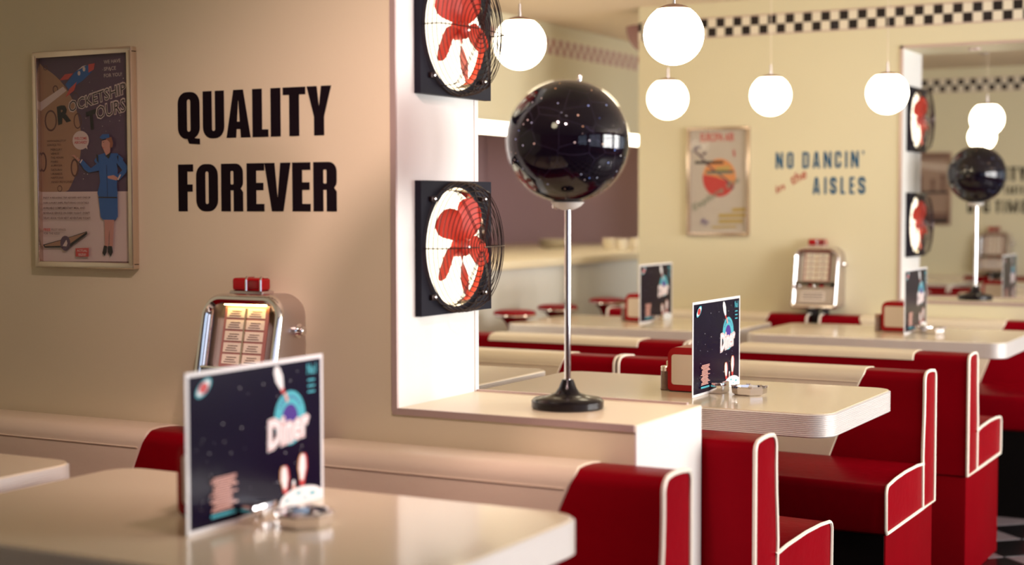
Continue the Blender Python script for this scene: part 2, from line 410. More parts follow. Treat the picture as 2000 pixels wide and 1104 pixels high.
    if ch == 'S':
        hh = h / 2 + br / 2
        def arc(cx, cy, rx, ry, a0, a1, n=8): return [(cx + rx*math.cos(math.radians(a0 + (a1-a0)*k/n)), cy + ry*math.sin(math.radians(a0 + (a1-a0)*k/n))) for k in range(n+1)]
        x0, x1 = st/2, w - st/2; ry = (h - br) / 4; rx = (x1 - x0) / 2
        cl = [(x1, h*.66)] + arc(w/2, h - br/2 - ry, rx, ry, 10, 180) + [(x0 + .1*w, h*.56), (x1 - .1*w, h*.44)] + arc(w/2, br/2 + ry, rx, ry, 0, -170) + [(x0, h*.34)]
        P = [Vector(p) for p in cl]; A = []; B = []
        for k, p in enumerate(P):
            t = (P[min(k+1, len(P)-1)] - P[max(k-1, 0)]).normalized(); n = Vector((-t.y, t.x)); wd = (abs(n.x) * st + abs(n.y) * br) / 2
            A.append(tuple(p + n * wd)); B.append(tuple(p - n * wd))
        return [('s', A, B)]
    return [q(0, w, 0, h)]

def letter_obj(ch, x0, x1, z0, z1, Y, m, parent, stem, bar, th=0.0012):
    mb = MB(); w, h = x1 - x0, z1 - z0
    def T(L): return [(x0 + a, z0 + b) for a, b in L]
    for k, g in enumerate(glyph(ch, w, h, stem, bar)):
        e = 0.00004 * k
        if g[0] == 'p':
            bm = bmesh.new(); f = bm.faces.new([bm.verts.new((a, Y - th - e, b)) for a, b in T(g[1])]); bmesh.ops.triangulate(bm, faces=[f]); bm.verts.index_update()
            mb.add([v.co[:] for v in bm.verts], [[v.index for v in ff.verts] for ff in bm.faces], m); bm.free()
            P = T(g[1]); n = len(P)
            mb.add([(a, Y - th - e, b) for a, b in P] + [(a, Y, b) for a, b in P], [(i, n+i, n+(i+1)%n, (i+1)%n) for i in range(n)], m)
        elif g[0] == 'r': mb.ringprism(T(g[1]), T(g[2]), Y - th - e, Y, m)
        else:
            A, B = T(g[1]), T(g[2]); n = len(A)
            mb.add([(a, Y - th, b) for a, b in A + B], [(i, i+1, n+i+1, n+i) for i in range(n-1)], m)
    return mb.build('letter', parent, fix=False)

# ================================================================ THE SETTING
XJ, XE = -1.79, -1.223          # opening: jamb and free end of the half wall
YA, YB, YC = 2.76, 6.98, 11.20  # near faces of the three cross walls
TH = 0.35; ZC = 2.25; ZS = 0.845; ZH = 1.985; XW = -3.084

def tile_floor():
    root = thing('floor', 'black and pale diamond checkered floor of the diner', 'floor', kind='structure')
    mb = MB(); mb.box(-6.0, 2.6, -2.6, 11.6, -0.08, -0.004, 'grout'); mb.build('floor_base', root)
    d = 0.341 / 2; side = 0.241; proto = {}
    for key, m in ((0, 'floorblack'), (1, 'floorwhite')):
        t = MB(); e = d - 0.0025
        t.add([(e,0,-.006),(0,e,-.006),(-e,0,-.006),(0,-e,-.006),(e-.002,0,0),(0,e-.002,0),(-e+.002,0,0),(0,-e+.002,0)], [(4,5,6,7),(0,1,5,4),(1,2,6,5),(2,3,7,6),(3,0,4,7)], m)
        proto[key] = t
    rest = MB(); meshes = {}
    for i in range(-60, 60):
        for j in range(-60, 60):
            cx = -1.064 + (i + j) * d; cy = 6.036 + d + (i - j) * d
            if not (-5.9 < cx < 2.5 and -2.5 < cy < 11.5): continue
            k = i % 2 ^ j % 2 if False else (i + 0) % 2 if False else (i + j) % 2
            k = ((i % 2) + (j % 2)) % 2
            if -1.3 < cx < -0.1 and 5.0 < cy < 8.2:
                if k not in meshes:
                    o = proto[k].build('tile', root, (cx, cy, 0)); meshes[k] = o
                else:
                    o = meshes[k].copy(); COL.objects.link(o); o.location = (cx, cy, 0)
            else:
                src = proto[k]; mm = src.mats[0]; o0 = len(rest.v)
                rest.add([(v[0] + cx, v[1] + cy, v[2]) for v in src.v], [f for f in src.f], mm)
    r = rest.build('tiles_elsewhere', root); r['kind'] = 'stuff'
tile_floor()

def plain(name, label, boxes, m, cat, part):
    root = thing(name, label, cat, kind='structure')
    for b in boxes:
        mb = MB(); mb.box(*b, m); mb.build(part, root)
    return root
plain('ceiling', 'plain warm cream ceiling over the booths', [(-6.0, 2.6, -2.6, 11.6, ZC, ZC + 0.1)], 'ceiling', 'ceiling', 'panel')
plain('wall_back', 'dull rose wall behind the photographer', [(-6.0, 2.6, -2.6, -2.5, 0, ZC)], 'rosewall', 'wall', 'panel')

def cross_wall(name, label, y0, opening, trimmed=True):
    root = thing(name, label, 'wall', kind='structure')
    y1 = y0 + TH
    if opening:
        mb = MB(); mb.box(XW, XJ + 0.004, y0, y1, 0, ZC, 'wall'); mb.build('wall_panel', root)
        mb = MB(); mb.box(XJ + 0.004, XJ + 0.010, y0 + 0.002, y1 - 0.002, ZS, ZH, 'white'); mb.build('white_jamb_panel', root)
        mb = MB(); mb.box(XJ + 0.004, XE + 0.01, y0, y1, ZH, ZC, 'wall'); mb.build('lintel', root)
        mb = MB(); mb.box(XJ + 0.004, XE - 0.004, y0, y1, 0, ZS - 0.014, 'wall'); mb.build('half_wall', root)
        mb = MB(); mb.box(XE - 0.004, XE, y0 + 0.001, y1 - 0.001, 0, ZS - 0.002, 'white'); mb.build('white_end_panel', root)
        mb = MB(); mb.box(XJ + 0.004, XE - 0.002, y0 - 0.001, y1 + 0.001, ZS - 0.014, ZS, 'sill'); mb.build('sill_board', root)
        mb = MB(); mb.box(XJ - 0.003, XE - 0.003, y0 - 0.004, y0 - 0.0005, ZS - 0.014, ZS + 0.0005, 'trim'); mb.build('sill_edge_trim', root)
        mb = MB(); mb.box(XJ + 0.01, XE - 0.03, y1 - 0.012, y1 - 0.002, ZS, ZS + 0.004, 'trim'); mb.build('sill_back_trim', root)
        mb = MB(); mb.box(XJ - 0.004, XJ + 0.010, y0 - 0.005, y0 + 0.001, ZS - 0.008, ZH + 0.012, 'trim'); mb.build('jamb_trim', root)
        mb = MB(); mb.box(XJ + 0.010, XJ + 0.0112, y1 - 0.022, y1 - 0.0205, ZS, ZH, 'trim'); mb.build('jamb_back_seam', root)
        mb = MB(); mb.box(XJ - 0.004, XE + 0.01, y0 - 0.005, y0 + 0.001, ZH, ZH + 0.012, 'trim'); mb.build('head_trim', root)
    else:
        mb = MB(); mb.box(-5.98, 2.48, y0, y1, 0, ZC, 'wall'); mb.build('wall_panel', root)
    return root
cross_wall('wall_near', 'cream partition wall with black slogan, white fan pillar and low half wall', YA, True)
wall_mid = cross_wall('wall_middle', 'cream partition wall behind the second row of tables, with checkered band', YB, True)
wall_far = cross_wall('wall_far', 'cream end wall seen through the opening, with its own checkered band', YC, False)

# checkered tile bands (each tile its own piece)
def band(root, x0, x1, y, z0, z1, start_black):
    tw = (z1 - z0) / 2; n = int(round((x1 - x0) / tw)); protos = {}
    back = MB(); back.box(x0, x1, y - 0.002, y + 0.001, z0 - 0.006, z1 + 0.006, 'trim'); back.build('band_backing', root)
    for i in range(n):
        for r in range(2):
            k = 'blacktile' if (i + r + start_black) % 2 == 0 else 'creamtile'
            loc = (x0 + (i + .5) * tw, y - 0.002, z0 + (r + .5) * tw)
            if k not in protos:
                g = 0.0008; t = MB(); t.box(-tw/2 + g, tw/2 - g, -0.003, 0, -tw/2 + g, tw/2 - g, k)
                protos[k] = t.build('tile', root, loc)
            else:
                o = protos[k].copy(); COL.objects.link(o); o.location = loc
band(wall_mid, -3.065, XE + 0.01, YB, 2.0865, 2.1725, 0)
for r in range(2):                                   # the cut first column at the wall's free end
    mb = MB(); z = 2.0865 + r * .043; mb.box(XW + .0005, -3.066, YB - .005, YB, z + .0008, z + .0422, 'blacktile' if r else 'creamtile'); mb.build('tile', wall_mid)
band(wall_far, -3.065, 1.02, YC, 2.0865, 2.1725, 1)

# left wall with the serving hatch
wl = thing('wall_left', 'cream side wall far left with serving hatch and faded red checkered band', 'wall', kind='structure')
XL = -3.77
for b, nm in (((XL - .12, XL, -2.6, 11.6, 1.70, ZC), 'upper_wall'), ((XL - .12, XL, -2.6, 4.2, 0, 1.70), 'wall_panel'), ((XL - .12, XL, 9.6, 11.6, 0, 1.70), 'wall_panel'), ((XL - .12, XL, 4.2, 9.6, 0, 0.965), 'wall_panel')):
    mb = MB(); mb.box(*b, 'wall'); mb.build(nm, wl)
mb = MB(); tw = 0.0425
for i in range(int(5.6 / tw)):
    for r in range(2):
        y = 4.4 + i * tw; k = 'rosetile' if (i + r) % 2 else 'creamtile'
        mb.box(XL - .001, XL + .004, y + .0008, y + tw - .0008, 2.0865 + r * tw + .0008, 2.0865 + (r + 1) * tw - .0008, k)
o = mb.build('checkered_band_tiles', wl); o['kind'] = 'stuff'
plain('wall_kitchen', 'dim mauve kitchen wall seen through the serving hatch', [(-6.0, -5.9, -2.6, 11.6, 0, ZC), (-5.89, XL - .13, 10.4, 10.5, 0, ZC)], 'kitchen', 'wall', 'panel')

# right wall with its windows (behind the picture's right edge, the source of the daylight)
wr = thing('wall_right', 'street side wall with a row of large windows, outside the picture', 'wall', kind='structure')
for b, nm in (((2.5, 2.62, -2.6, 11.6, 0, 0.66), 'apron'), ((2.5, 2.62, -2.6, 11.6, 2.12, ZC), 'lintel')):
    mb = MB(); mb.box(*b, 'rosewall'); mb.build(nm, wr)
ys = [-2.6] + [v for yc in WINDOW_BAYS for v in (yc - 0.88, yc + 0.88)] + [11.6]
for a, b in zip(ys[::2], ys[1::2]):
    mb = MB(); mb.box(2.5, 2.62, a, b, 0.66, 2.12, 'rosewall'); mb.build('pier', wr)
for n, yc in enumerate(WINDOW_BAYS):
    w = thing('window_%d' % (n + 1), 'large street window number %s along the right wall' % ('one two three four five six'.split()[n]), 'window', kind='structure')
    mb = MB()
    for b in ((yc - .88, yc - .84, .66, 2.12), (yc + .84, yc + .88, .66, 2.12), (yc - .84, yc + .84, .66, .70), (yc - .84, yc + .84, 2.08, 2.12), (yc - .02, yc + .02, .70, 2.08), (yc - .84, yc + .84, 1.68, 1.71)):
        mb.box(2.54, 2.58, *b, 'blackmat')
    mb.build('window_frame', w)
    mb = MB(); mb.box(2.555, 2.561, yc - .84, yc + .84, .70, 2.08, 'windowglass'); mb.build('pane', w)

# ================================================================ BENCHES
ZSEAT, ZBOT, ZTOP = 0.50, 0.363, 0.77
def backprofile():
    """backrest end outline in (y,z), y=0 at the rear face, front towards +y"""
    P = [(0.0, ZBOT), (0.0, ZTOP - .022)]
    for k in range(1, 6):
        a = math.radians(180 - 90 * k / 5); P.append((.022 + .022 * math.cos(a), ZTOP - .022 + .022 * math.sin(a)))
    P += [(.05, ZTOP + .003), (.085, ZTOP + .004)]
    for k in range(0, 6):
        a = math.radians(90 - 90 * k / 5); P.append((.108 + .028 * math.cos(a), ZTOP - .026 + .028 * math.sin(a)))
    P += [(.136, .70), (.139, .64), (.146, .58), (.150, .53), (.148, .48), (.146, ZBOT)]
    return P
BP = backprofile()
def make_bench(name, label, W, side_r=True, group=None):
    root = thing(name, label, 'bench', group=group)
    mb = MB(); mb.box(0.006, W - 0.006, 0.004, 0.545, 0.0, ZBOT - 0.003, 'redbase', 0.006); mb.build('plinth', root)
    mb = MB(); mb.box(0.012, W - 0.012, 0.5455, 0.549, 0.0, ZBOT - 0.006, 'kick'); mb.build('kick_panel', root)
    # seat cushion: softly crowned
    mb = MB(); sp = [(.14, ZBOT), (.555, ZBOT), (.563, ZBOT + .012)]
    for k in range(0, 6):
        a = math.radians(0 + 90 * k / 5); sp.append((.542 + .023 * math.cos(a), ZSEAT - .026 + .024 * math.sin(a)))
    sp += [(.47, ZSEAT + .004), (.36, ZSEAT + .007), (.22, ZSEAT + .004), (.14, ZSEAT - .002)]
    nx = 8; n = len(sp); vs = []; fs = []
    for i in range(nx + 1):
        t = i / nx; x = 0.004 + (W - .008) * t; cr = 0.006 * math.sin(PI * t)
        for (y, z) in sp: vs.append((x, y + (cr * .6 if y > .5 else 0), z + (cr if z > .47 else 0)))
    for i in range(nx):
        for k in range(n): fs.append((i*n+k, i*n+(k+1)%n, (i+1)*n+(k+1)%n, (i+1)*n+k))
    fs.append(list(range(n))); fs.append([nx*n+k for k in range(n)][::-1]); mb.add(vs, fs, 'red', True); mb.build('seat', root)
    mb = MB(); mb.prism(BP, 0.003, W - 0.003, 'red', 'YZ', True); mb.build('backrest', root)
    # cream centre panel wrapped over the top, its ends cut on a slant
    def inset(y, z):
        if y < .03: return .187
        t = max(0.0, (ZTOP + .004 - z) / (ZTOP - ZSEAT)); 
        return .187 - .012 * max(0, (y - .11) / .03) * max(0, 1 - t * 6) + .10 * t
    path = [(y, z) for (y, z) in BP if (z >= ZTOP - .023 and y <= .03) or y > .03]
    path = [p for p in path if p[1] > ZSEAT - .03]; path.append((.149, ZSEAT - .002))
    vs = []; fs = []; off = .0035
    for i, (y, z) in enumerate(path):
        a = path[max(0, i-1)]; b = path[min(len(path)-1, i+1)]; t = Vector((b[0]-a[0], b[1]-a[1])).normalized(); nn = Vector((-t.y, t.x))
        ins = inset(y, z)
        for x, o in ((ins, 0), (ins + .003, off), (W - ins - .003, off), (W - ins, 0)): vs.append((x, y + nn.x * o, z + nn.y * o))
    for i in range(len(path) - 1):
        for k in range(3): fs.append((4*i+k, 4*i+k+1, 4*i+4+k+1, 4*i+4+k))
    mb = MB(); mb.add(vs, fs, 'cream', True); mb.build('cream_panel', root)
    mb = MB(); zs = .735; mb.tube([(inset(.137, zs) + .006, .1405, zs), (W - inset(.137, zs) - .006, .1405, zs)], .0016, 'cream', 5); mb.build('seam', root)
    for x in (0.002, W - 0.002):
        mb = MB(); mb.tube([(x, y, z) for y, z in BP], .0052, 'piping', 6, True); mb.build('piping', root)
        mb = MB(); mb.tube([(x, .152, ZBOT)] + [(x, y, z) for y, z in sp[1:] ] + [(x, .152, ZSEAT)], .0048, 'piping', 6); mb.build('piping', root)
    return root
WB = 1.015; XR0 = -2.118; XL0 = -3.165
bench_places = [
 # x0, rear y, facing (+1 = away), label
 (XR0, YA, -1, 'nearest red bench against the half wall, cream centre, its right end below the globe'),
 (XL0 - .03, YA, -1, 'dark red bench end against the wall behind the large blurred menu card'),
 (XR0, YA + TH + .012, 1, 'red bench just behind the white half wall, seen from behind, piping around its end'),
 (XR0, 4.77, -1, 'red bench facing us behind the sharp table, broad red back with cream left part'),
 (XL0 + .02, 4.77, -1, 'red and cream bench behind the globe pole, ending left of the sharp menu card'),
 (XR0, 5.24, 1, 'bench seen from behind, cream strip on top, right of the sharp menu card'),
 (XL0 + .02, 5.24, 1, 'bench seen from behind with cream top strip, left of the globe pole'),
 (XR0, YB, -1, 'far bench against the wall right of the distant jukebox, mostly hidden by the table'),
 (XL0 - .025, YB, -1, 'far bench against the wall left of the distant jukebox, only its red top end showing'),
 (XR0, 8.99, -1, 'bench beyond the second opening, facing us behind the second globe'),
 (XL0 + .02, 8.99, -1, 'bench beyond the second opening, facing us at the fan pillar'),
 (XR0, 9.46, 1, 'bench back beyond the second opening, seen from behind right of the second globe pole'),
 (XL0 + .02, 9.46, 1, 'bench back beyond the second opening, seen from behind left of the second globe pole'),
 (XR0, YC, -1, 'furthest red bench against the end wall, right of the furthest jukebox'),
 (XL0 - .04, YC, -1, 'furthest red bench against the end wall, left of the furthest jukebox'),
]
b0 = None
for (x0, yr, fd, lab) in bench_places:
    loc = (x0, yr, 0) if fd > 0 else (x0 + WB, yr, 0); rz = 0 if fd > 0 else PI
    if fd < 0: loc = (x0 + WB, yr - 0.006, 0)
    if b0 is None:
        b0 = make_bench('booth_bench', lab, WB, group='red and cream diner benches'); b0.location = loc; b0.rotation_euler = (0, 0, rz)
    else: again(b0, loc, lab, rz)

# ================================================================ TABLES
def make_table(label):
    root = thing('diner_table', label, 'table', group='cream diner tables with ribbed metal edges')
    hx, hy = 0.515, 0.315; r = 0.062
    mb = MB(); n = 8
    out = rrect(-hx, hx, -hy, hy, r, n); N = len(out)
    def off(d): return rrect(-hx + d, hx - d, -hy + d, hy - d, r - d, n)
    # top sheet
    lay = [off(0.0035), off(0.006)]
    vs = [(x, y, .757) for x, y in lay[0]] + [(x, y, .760) for x, y in lay[1]]
    fs = [list(range(N, 2*N))] + [(i, (i+1)%N, N+(i+1)%N, N+i) for i in range(N)]
    mb.add(vs, fs, 'table', False); mb.build('tabletop', root)
    # ribbed edge
    mb = MB(); prof = [(.004, .699)]
    ribs = 12; zb, zt = .700, .7575; hgt = (zt - zb) / ribs
    for k in range(ribs):
        z = zb + k * hgt
        prof += [(.0028, z + hgt*.05), (.0006, z + hgt*.28), (.0, z + hgt*.5), (.0006, z + hgt*.72), (.0028, z + hgt*.95)]
    prof += [(.0035, .7583)]
    vs = []; fs = []
    for d, z in prof: vs += [(x, y, z) for x, y in off(d)]
    for i in range(len(prof) - 1):
        for k in range(N): fs.append((i*N+k, i*N+(k+1)%N, (i+1)*N+(k+1)%N, (i+1)*N+k))
    fs.append(list(range(N))[::-1]); mb.add(vs, fs, 'edge', True); mb.build('ribbed_edge', root)
    mb = MB(); mb.box(-.30, .30, -.16, .16, .680, .699, 'blackmat', .004); mb.build('under_plate', root)
    mb = MB(); mb.lathe([(.04, .03), (.036, .05), (.036, .68)], 'blackmat', 20); mb.build('column', root)
    mb = MB(); mb.lathe([(.21, 0), (.21, .008), (.18, .02), (.06, .034), (.04, .05)], 'blackmat', 32); mb.build('foot', root)
    return root
TX, TXL = -1.625, -2.735
table_places = [
 (TX, 1.99, 'nearest table in the lower left, out of focus, carrying the large menu card'),
 (TXL - .03, 1.99, 'table corner at the far left edge, left of the nearest table'),
 (TX, 3.995, 'sharp table just behind the globe, crisp ribbed edge at its right corner'),
 (TXL + .02, 3.995, 'table behind the fan pillar, only its white right corner showing beside the pillar'),
 (TX, 6.21, 'far table at the right edge, in front of the bench under the distant jukebox'),
 (TXL, 6.21, 'far table left of centre, behind the globe pole, with the leftmost small menu card'),
 (TX, 8.215, 'table beyond the second opening, behind the second globe pole'),
 (TXL, 8.215, 'table beyond the second opening, beside the second fan pillar'),
 (TX, 10.43, 'furthest table by the end wall, right of the furthest jukebox'),
 (TXL, 10.43, 'furthest table by the end wall, left of the furthest jukebox'),
]
t0 = None
for (x, y, lab) in table_places:
    if t0 is None: t0 = make_table(lab); t0.location = (x, y, 0)
    else: again(t0, (x, y, 0), lab)

# ================================================================ FANS IN THE PILLARS
def make_fan(label):
    root = thing('wall_fan', label, 'fan', group='red bladed fans in the white pillars')   # local: faces +X, centre at the origin
    hy, hz = 0.155, 0.1485; RO = 0.134
    n = 48
    # square face plate with a round hole
    def sq(a):
        c, s = math.cos(a), math.sin(a); k = min(hy / max(1e-6, abs(c)), hz / max(1e-6, abs(s))); return (c * k, s * k)
    angs = [2 * PI * (k + .5) / n for k in range(n)]
    corners = [math.atan2(hz, hy), PI - math.atan2(hz, hy), PI + math.atan2(hz, hy), 2*PI - math.atan2(hz, hy)]
    for ca in corners:
        k = min(range(n), key=lambda q: abs(angs[q] - ca)); angs[k] = ca
    outer = [sq(a) for a in angs]; inner = [(RO * math.cos(a), RO * math.sin(a)) for a in angs]
    mb = MB(); mb.ringprism(outer, inner, 0.0, 0.016, 'faceplate', 'YZ'); mb.build('face_plate', root)
    mb = MB(); mb.lathe([(0.0, 0.001), (.06, .001), (.128, .0012)], 'fanback', 48, axis='X', cap=False); mb.build('backlit_diffuser', root)
    mb = MB(); mb.lathe([(.127, .0014), (.130, .004), (RO + .001, .015)], 'mirror', 48, axis='X', cap=False); mb.build('polished_shroud', root)
    mb = MB(); mb.lathe([(0, .046), (.012, .045), (.020, .038), (.022, .012)], 'blade', 20, axis='X', cap=False); mb.lathe([(0, .049), (.004, .048), (.004, .045)], 'chrome', 10, axis='X', cap=False); mb.build('hub', root)
    for k in range(5):
        a0 = 2 * PI * k / 5 + math.radians(54); mb = MB(); NR, NA = 7, 7; vs = []; fs = []
        for i in range(NR + 1):
            t = i / NR; r = .016 + (.118 - .016) * t
            half = (.29 + .19 * math.sin(PI * min(1, t * .80 + .08))) * (1 - .22 * max(0, (t - .75) / .25) ** 2) * (0.75 + .25 * min(1, t * 3))
            for j in range(NA + 1):
                s = -1 + 2 * j / NA; rr = r - .016 * t * s * s
                a = a0 + half * s + .22 * t
                vs.append((.028 - .013 * s * (0.5 + .5 * t), rr * math.cos(a), rr * math.sin(a)))
        for i in range(NR):
            for j in range(NA): fs.append((i*(NA+1)+j, i*(NA+1)+j+1, (i+1)*(NA+1)+j+1, (i+1)*(NA+1)+j))
        nv = len(vs); vs += [(x - .0018, y, z) for x, y, z in vs]; fs += [tuple(nv + q for q in f[::-1]) for f in fs]
        mb.add(vs, fs, 'blade', True); mb.build('blade', root, fix=False)
    # wire guard: rings on a shallow dome, and doubled spokes
    def dome(r): return .058 + .020 * (1 - (r / .142) ** 2) if r < .1425 else .016
    mb = MB()
    rings = [.012, .022, .032, .043, .054, .066, .078, .090, .102, .114, .126, .138]
    for r in rings:
        mb.tube([(dome(r), r * math.cos(2*PI*k/40), r * math.sin(2*PI*k/40)) for k in range(40)], .00105, 'wire', 4, True)
    for h, r in ((.050, .1435), (.040, .1455), (.029, .1465), (.019, .147)):
        mb.tube([(h, r * math.cos(2*PI*k/40), r * math.sin(2*PI*k/40)) for k in range(40)], .0013, 'wire', 4, True)
    mb.build('guard_rings', root)
    for k in range(6):
        a = PI / 6 * 0 + 2 * PI * k / 6 + PI / 2 * 0; mb = MB()
        for dd in ((-.0028, .0028) if k % 3 else (0.0,)):
            P = [(dome(r) + .0015, r * math.cos(a) - dd * math.sin(a), r * math.sin(a) + dd * math.cos(a)) for r in (.010, .05, .09, .12, .140)] + [(.050, .146 * math.cos(a), .146 * math.sin(a)), (.018, .148 * math.cos(a), .148 * math.sin(a))]
            mb.tube(P, .0013, 'wire', 4)
        mb.build('guard_spoke', root)
    mb = MB()
    for a in (PI/2, -PI/2): mb.tube([(dome(r) + .001, r * math.cos(a), r * math.sin(a)) for r in (.0, .05, .09, .12, .140)] + [(.018, 0, .148 * math.sin(a))], .0010, 'wire', 4)
    mb.build('guard_spoke', root)
    for sy in (-1, 1):
        for sz in (-1, 1):
            mb = MB(); c = (sy * .112, sz * .108)
            mb.box(.016, .024, c[0] - .010, c[0] + .010, c[1] - .006, c[1] + .006, 'wire', .0015)
            mb.lathe([(.004, .024), (.004, .028), (0, .029)], 'chrome', 8, (0, c[0], c[1]), 'X'); mb.build('guard_clip', root)
    return root
FX = XJ + 0.0102; FY = 2.985
fan0 = make_fan('lower red bladed fan in wire cage on the near white pillar'); fan0.location = (FX, FY, 1.1855)
again(fan0, (FX, FY, 1.6715), 'upper red bladed fan on the near white pillar, cut by the top of the picture')
again(fan0, (FX, FY + 4.22, 1.1855), 'lower fan on the distant white pillar beside the second globe')
again(fan0, (FX, FY + 4.22, 1.6715), 'upper fan on the distant white pillar next to a round lamp')

# ================================================================ STAR GLOBES
def make_globe(label):
    root = thing('star_globe', label, 'globe', group='black star globes on the half walls')
    mb = MB(); mb.lathe([(.0, 0), (.074, 0), (.0775, .004), (.0775, .016), (.073, .021), (.045, .026), (.027, .033), (.019, .044), (.0145, .056), (.012, .062), (0, .062)], 'black', 48); mb.build('stand_base', root)
    mb = MB(); mb.lathe([(.0068, .06), (.0068, .43)], 'chrome', 16); mb.build('stand_pole', root)
    c = Vector((0, 0, .570)); R = .1305
    mb = MB(); prof = [(R * math.sin(PI * k / 40), -R * math.cos(PI * k / 40)) for k in range(41)]
    tilt = Matrix.Translation(c) @ Matrix.Rotation(math.radians(12), 4, 'Y')
    mb.lathe(prof, 'star', 64, xf=tilt, cap=False); mb.build('star_ball', root)
    mb = MB(); prof = [(.134 * math.sin(PI * k / 40), -.134 * math.cos(PI * k / 40)) for k in range(3, 38)]
    mb.lathe(prof, 'glass', 64, xf=tilt, cap=False); mb.build('clear_shell', root)
    # cup below the ball, and the pins of the tilted axis
    mb = MB(); cup = [(.0075, .424), (.016, .426), (.028, .432), (.036, .4405), (.0335, .4415), (.026, .436), (.012, .4345)]
    mb.lathe(cup, 'white', 32, cap=False); mb.build('support_cup', root)
    mb = MB(); mb.lathe([(.0045, .130), (.0045, .141), (.003, .1435), (0, .144)], 'chrome', 12, xf=tilt); mb.build('axis_pin', root)
    mb = MB(); mb.lathe([(.006, -.146), (.0075, -.143), (.0075, -.133), (.004, -.128)], 'chrome', 12, xf=tilt); mb.build('axis_pin', root)
    return root
g0 = make_globe('black star globe on tall chrome pole, standing on the near half wall'); g0.location = (-1.459, 2.93, ZS)
again(g0, (-1.483, 7.15, ZS), 'small distant black globe on the second half wall, far right')

# ================================================================ PENDANT LAMPS
def make_lamp(label, z):
    root = thing('pendant_lamp', label, 'lamp', group='white ball pendant lamps'); R = .084
    mb = MB(); prof = [(R * math.sin(PI * k / 32), -R * math.cos(PI * k / 32)) for k in range(0, 27)]
    mb.lathe(prof, 'lamp', 40, cap=False); mb.build('opal_ball', root)
    mb = MB(); prof = [((R + .0012) * math.sin(PI * k / 32), -(R + .0012) * math.cos(PI * k / 32)) for k in range(26, 33)]
    mb.lathe(prof, 'lampcap', 40, cap=False); mb.build('cap', root)
    mb = MB(); mb.lathe([(.0055, R - .002), (.0055, R + .014), (.0038, R + .016), (.0038, R + .040)], 'satin', 10); mb.build('cap_stem', root)
    mb = MB(); mb.tube([(0, 0, R + .04), (0, 0, ZC - z - .012)], .0014, 'ceiling', 6); mb.build('cord', root)
    mb = MB(); mb.lathe([(.012, ZC - z - .030), (.040, ZC - z - .016), (.043, ZC - z - .001)], 'satin', 24); mb.build('ceiling_rose', root)
    return root
lamps = [
 ((-2.305, 4.29, 1.789), 'ball lamp next to the near fan pillar, up left of the globe'),
 ((-1.642, 3.953, 1.748), 'largest ball lamp, at the top edge right of the globe'),
 ((-2.458, 5.857, 1.714), 'smaller ball lamp straight below the largest one'),
 ((-2.088, 6.059, 1.728), 'middle ball lamp above the blue lettering'),
 ((-1.627, 6.135, 1.725), 'ball lamp touching the distant fan pillar'),
 ((-1.632, 8.099, 1.715), 'ball lamp above the second globe, the bigger of the overlapping pair'),
 ((-1.420, 2.080, 1.800), 'added ball lamp over the right end of the nearest table, unseen above the picture'),  # extra lamp, added to brighten the near wall towards the pillar
 ((-2.034, 9.947, 1.703), 'furthest ball lamp, peeping out between the second globe and the lamp above it'),
]
for (p, lab) in lamps:
    l = make_lamp(lab, p[2]); l.location = p

def added_spot(label, p, target, watts, spread):  # pink spotlights out of view, added to brighten the near wall and booth
    root = thing('added_spotlight', label, 'lamp', p)
    d = (Vector(target) - Vector(p)).normalized(); q = d.to_track_quat('-Z', 'Y').to_matrix().to_4x4()
    mb = MB(); mb.lathe([(.0, .055), (.028, .055), (.034, .045), (.036, -.045), (.033, -.045), (.030, .02), (0, .025)], 'satin', 24, xf=q, cap=False); mb.build('can', root)
    mb = MB(); mb.tube([(0, 0, .03), (0, 0, ZC - p[2] - .01)], .006, 'satin', 8); mb.lathe([(.035, ZC - p[2] - .012), (.035, ZC - p[2])], 'satin', 20); mb.build('stem', root)
    ld = bpy.data.lights.new('spot', 'SPOT'); ld.energy = watts; ld.color = (1.0, 0.66, 0.65); ld.spot_size = math.radians(spread); ld.spot_blend = 1.0; ld.shadow_soft_size = 0.03
    lo = bpy.data.objects.new('bulb', ld); COL.objects.link(lo); lo.parent = root; lo.matrix_local = Matrix.Translation(d * .02) @ q
added_spot('small added spotlight washing the slogan wall, unseen above the top of the picture', (-1.30, 1.80, 2.12), (-1.88, 2.76, 1.12), 50, 80)
added_spot('second added spotlight lighting the booth and ledge, unseen above the top of the picture', (-0.95, 1.75, 2.12), (-1.72, 2.76, 0.82), 46, 80)

# ================================================================ WALL LETTERING
def lettering(label, rows, Y, m, name='wall_slogan'):
    xs = [q for r in rows for (c, a, b) in r[0] for q in (a, b)]
    root = thing(name, label, 'sign')
    for (boxes, z0, z1, st, br) in rows:
        for (c, a, b) in boxes: letter_obj(c, a, b, z0, z1, Y, m, root, st, br)
    return root
QUAL = [('Q', -2.38, -2.316), ('U', -2.306, -2.244), ('A', -2.238, -2.17), ('L', -2.164, -2.12), ('I', -2.113, -2.086), ('T', -2.079, -2.018), ('Y', -2.014, -1.949)]
FOREVER = [('F', -2.381, -2.337), ('O', -2.328, -2.265), ('R', -2.255, -2.193), ('E', -2.182, -2.133), ('V', -2.132, -2.06), ('E', -2.055, -2.006), ('R', -1.998, -1.936)]
lettering('bold black words QUALITY FOREVER on the near cream wall', [(QUAL, 1.4335, 1.541, .0265, .0165), (FOREVER, 1.267, 1.375, .0265, .0165)], YA, 'letter')
NOD = [('N', -2.377, -2.342), ('O', -2.322, -2.291), ('D', -2.247, -2.215), ('A', -2.197, -2.163), ('N', -2.145, -2.108), ('C', -2.092, -2.062), ('I', -2.043, -2.033), ('N', -2.016, -1.98)]
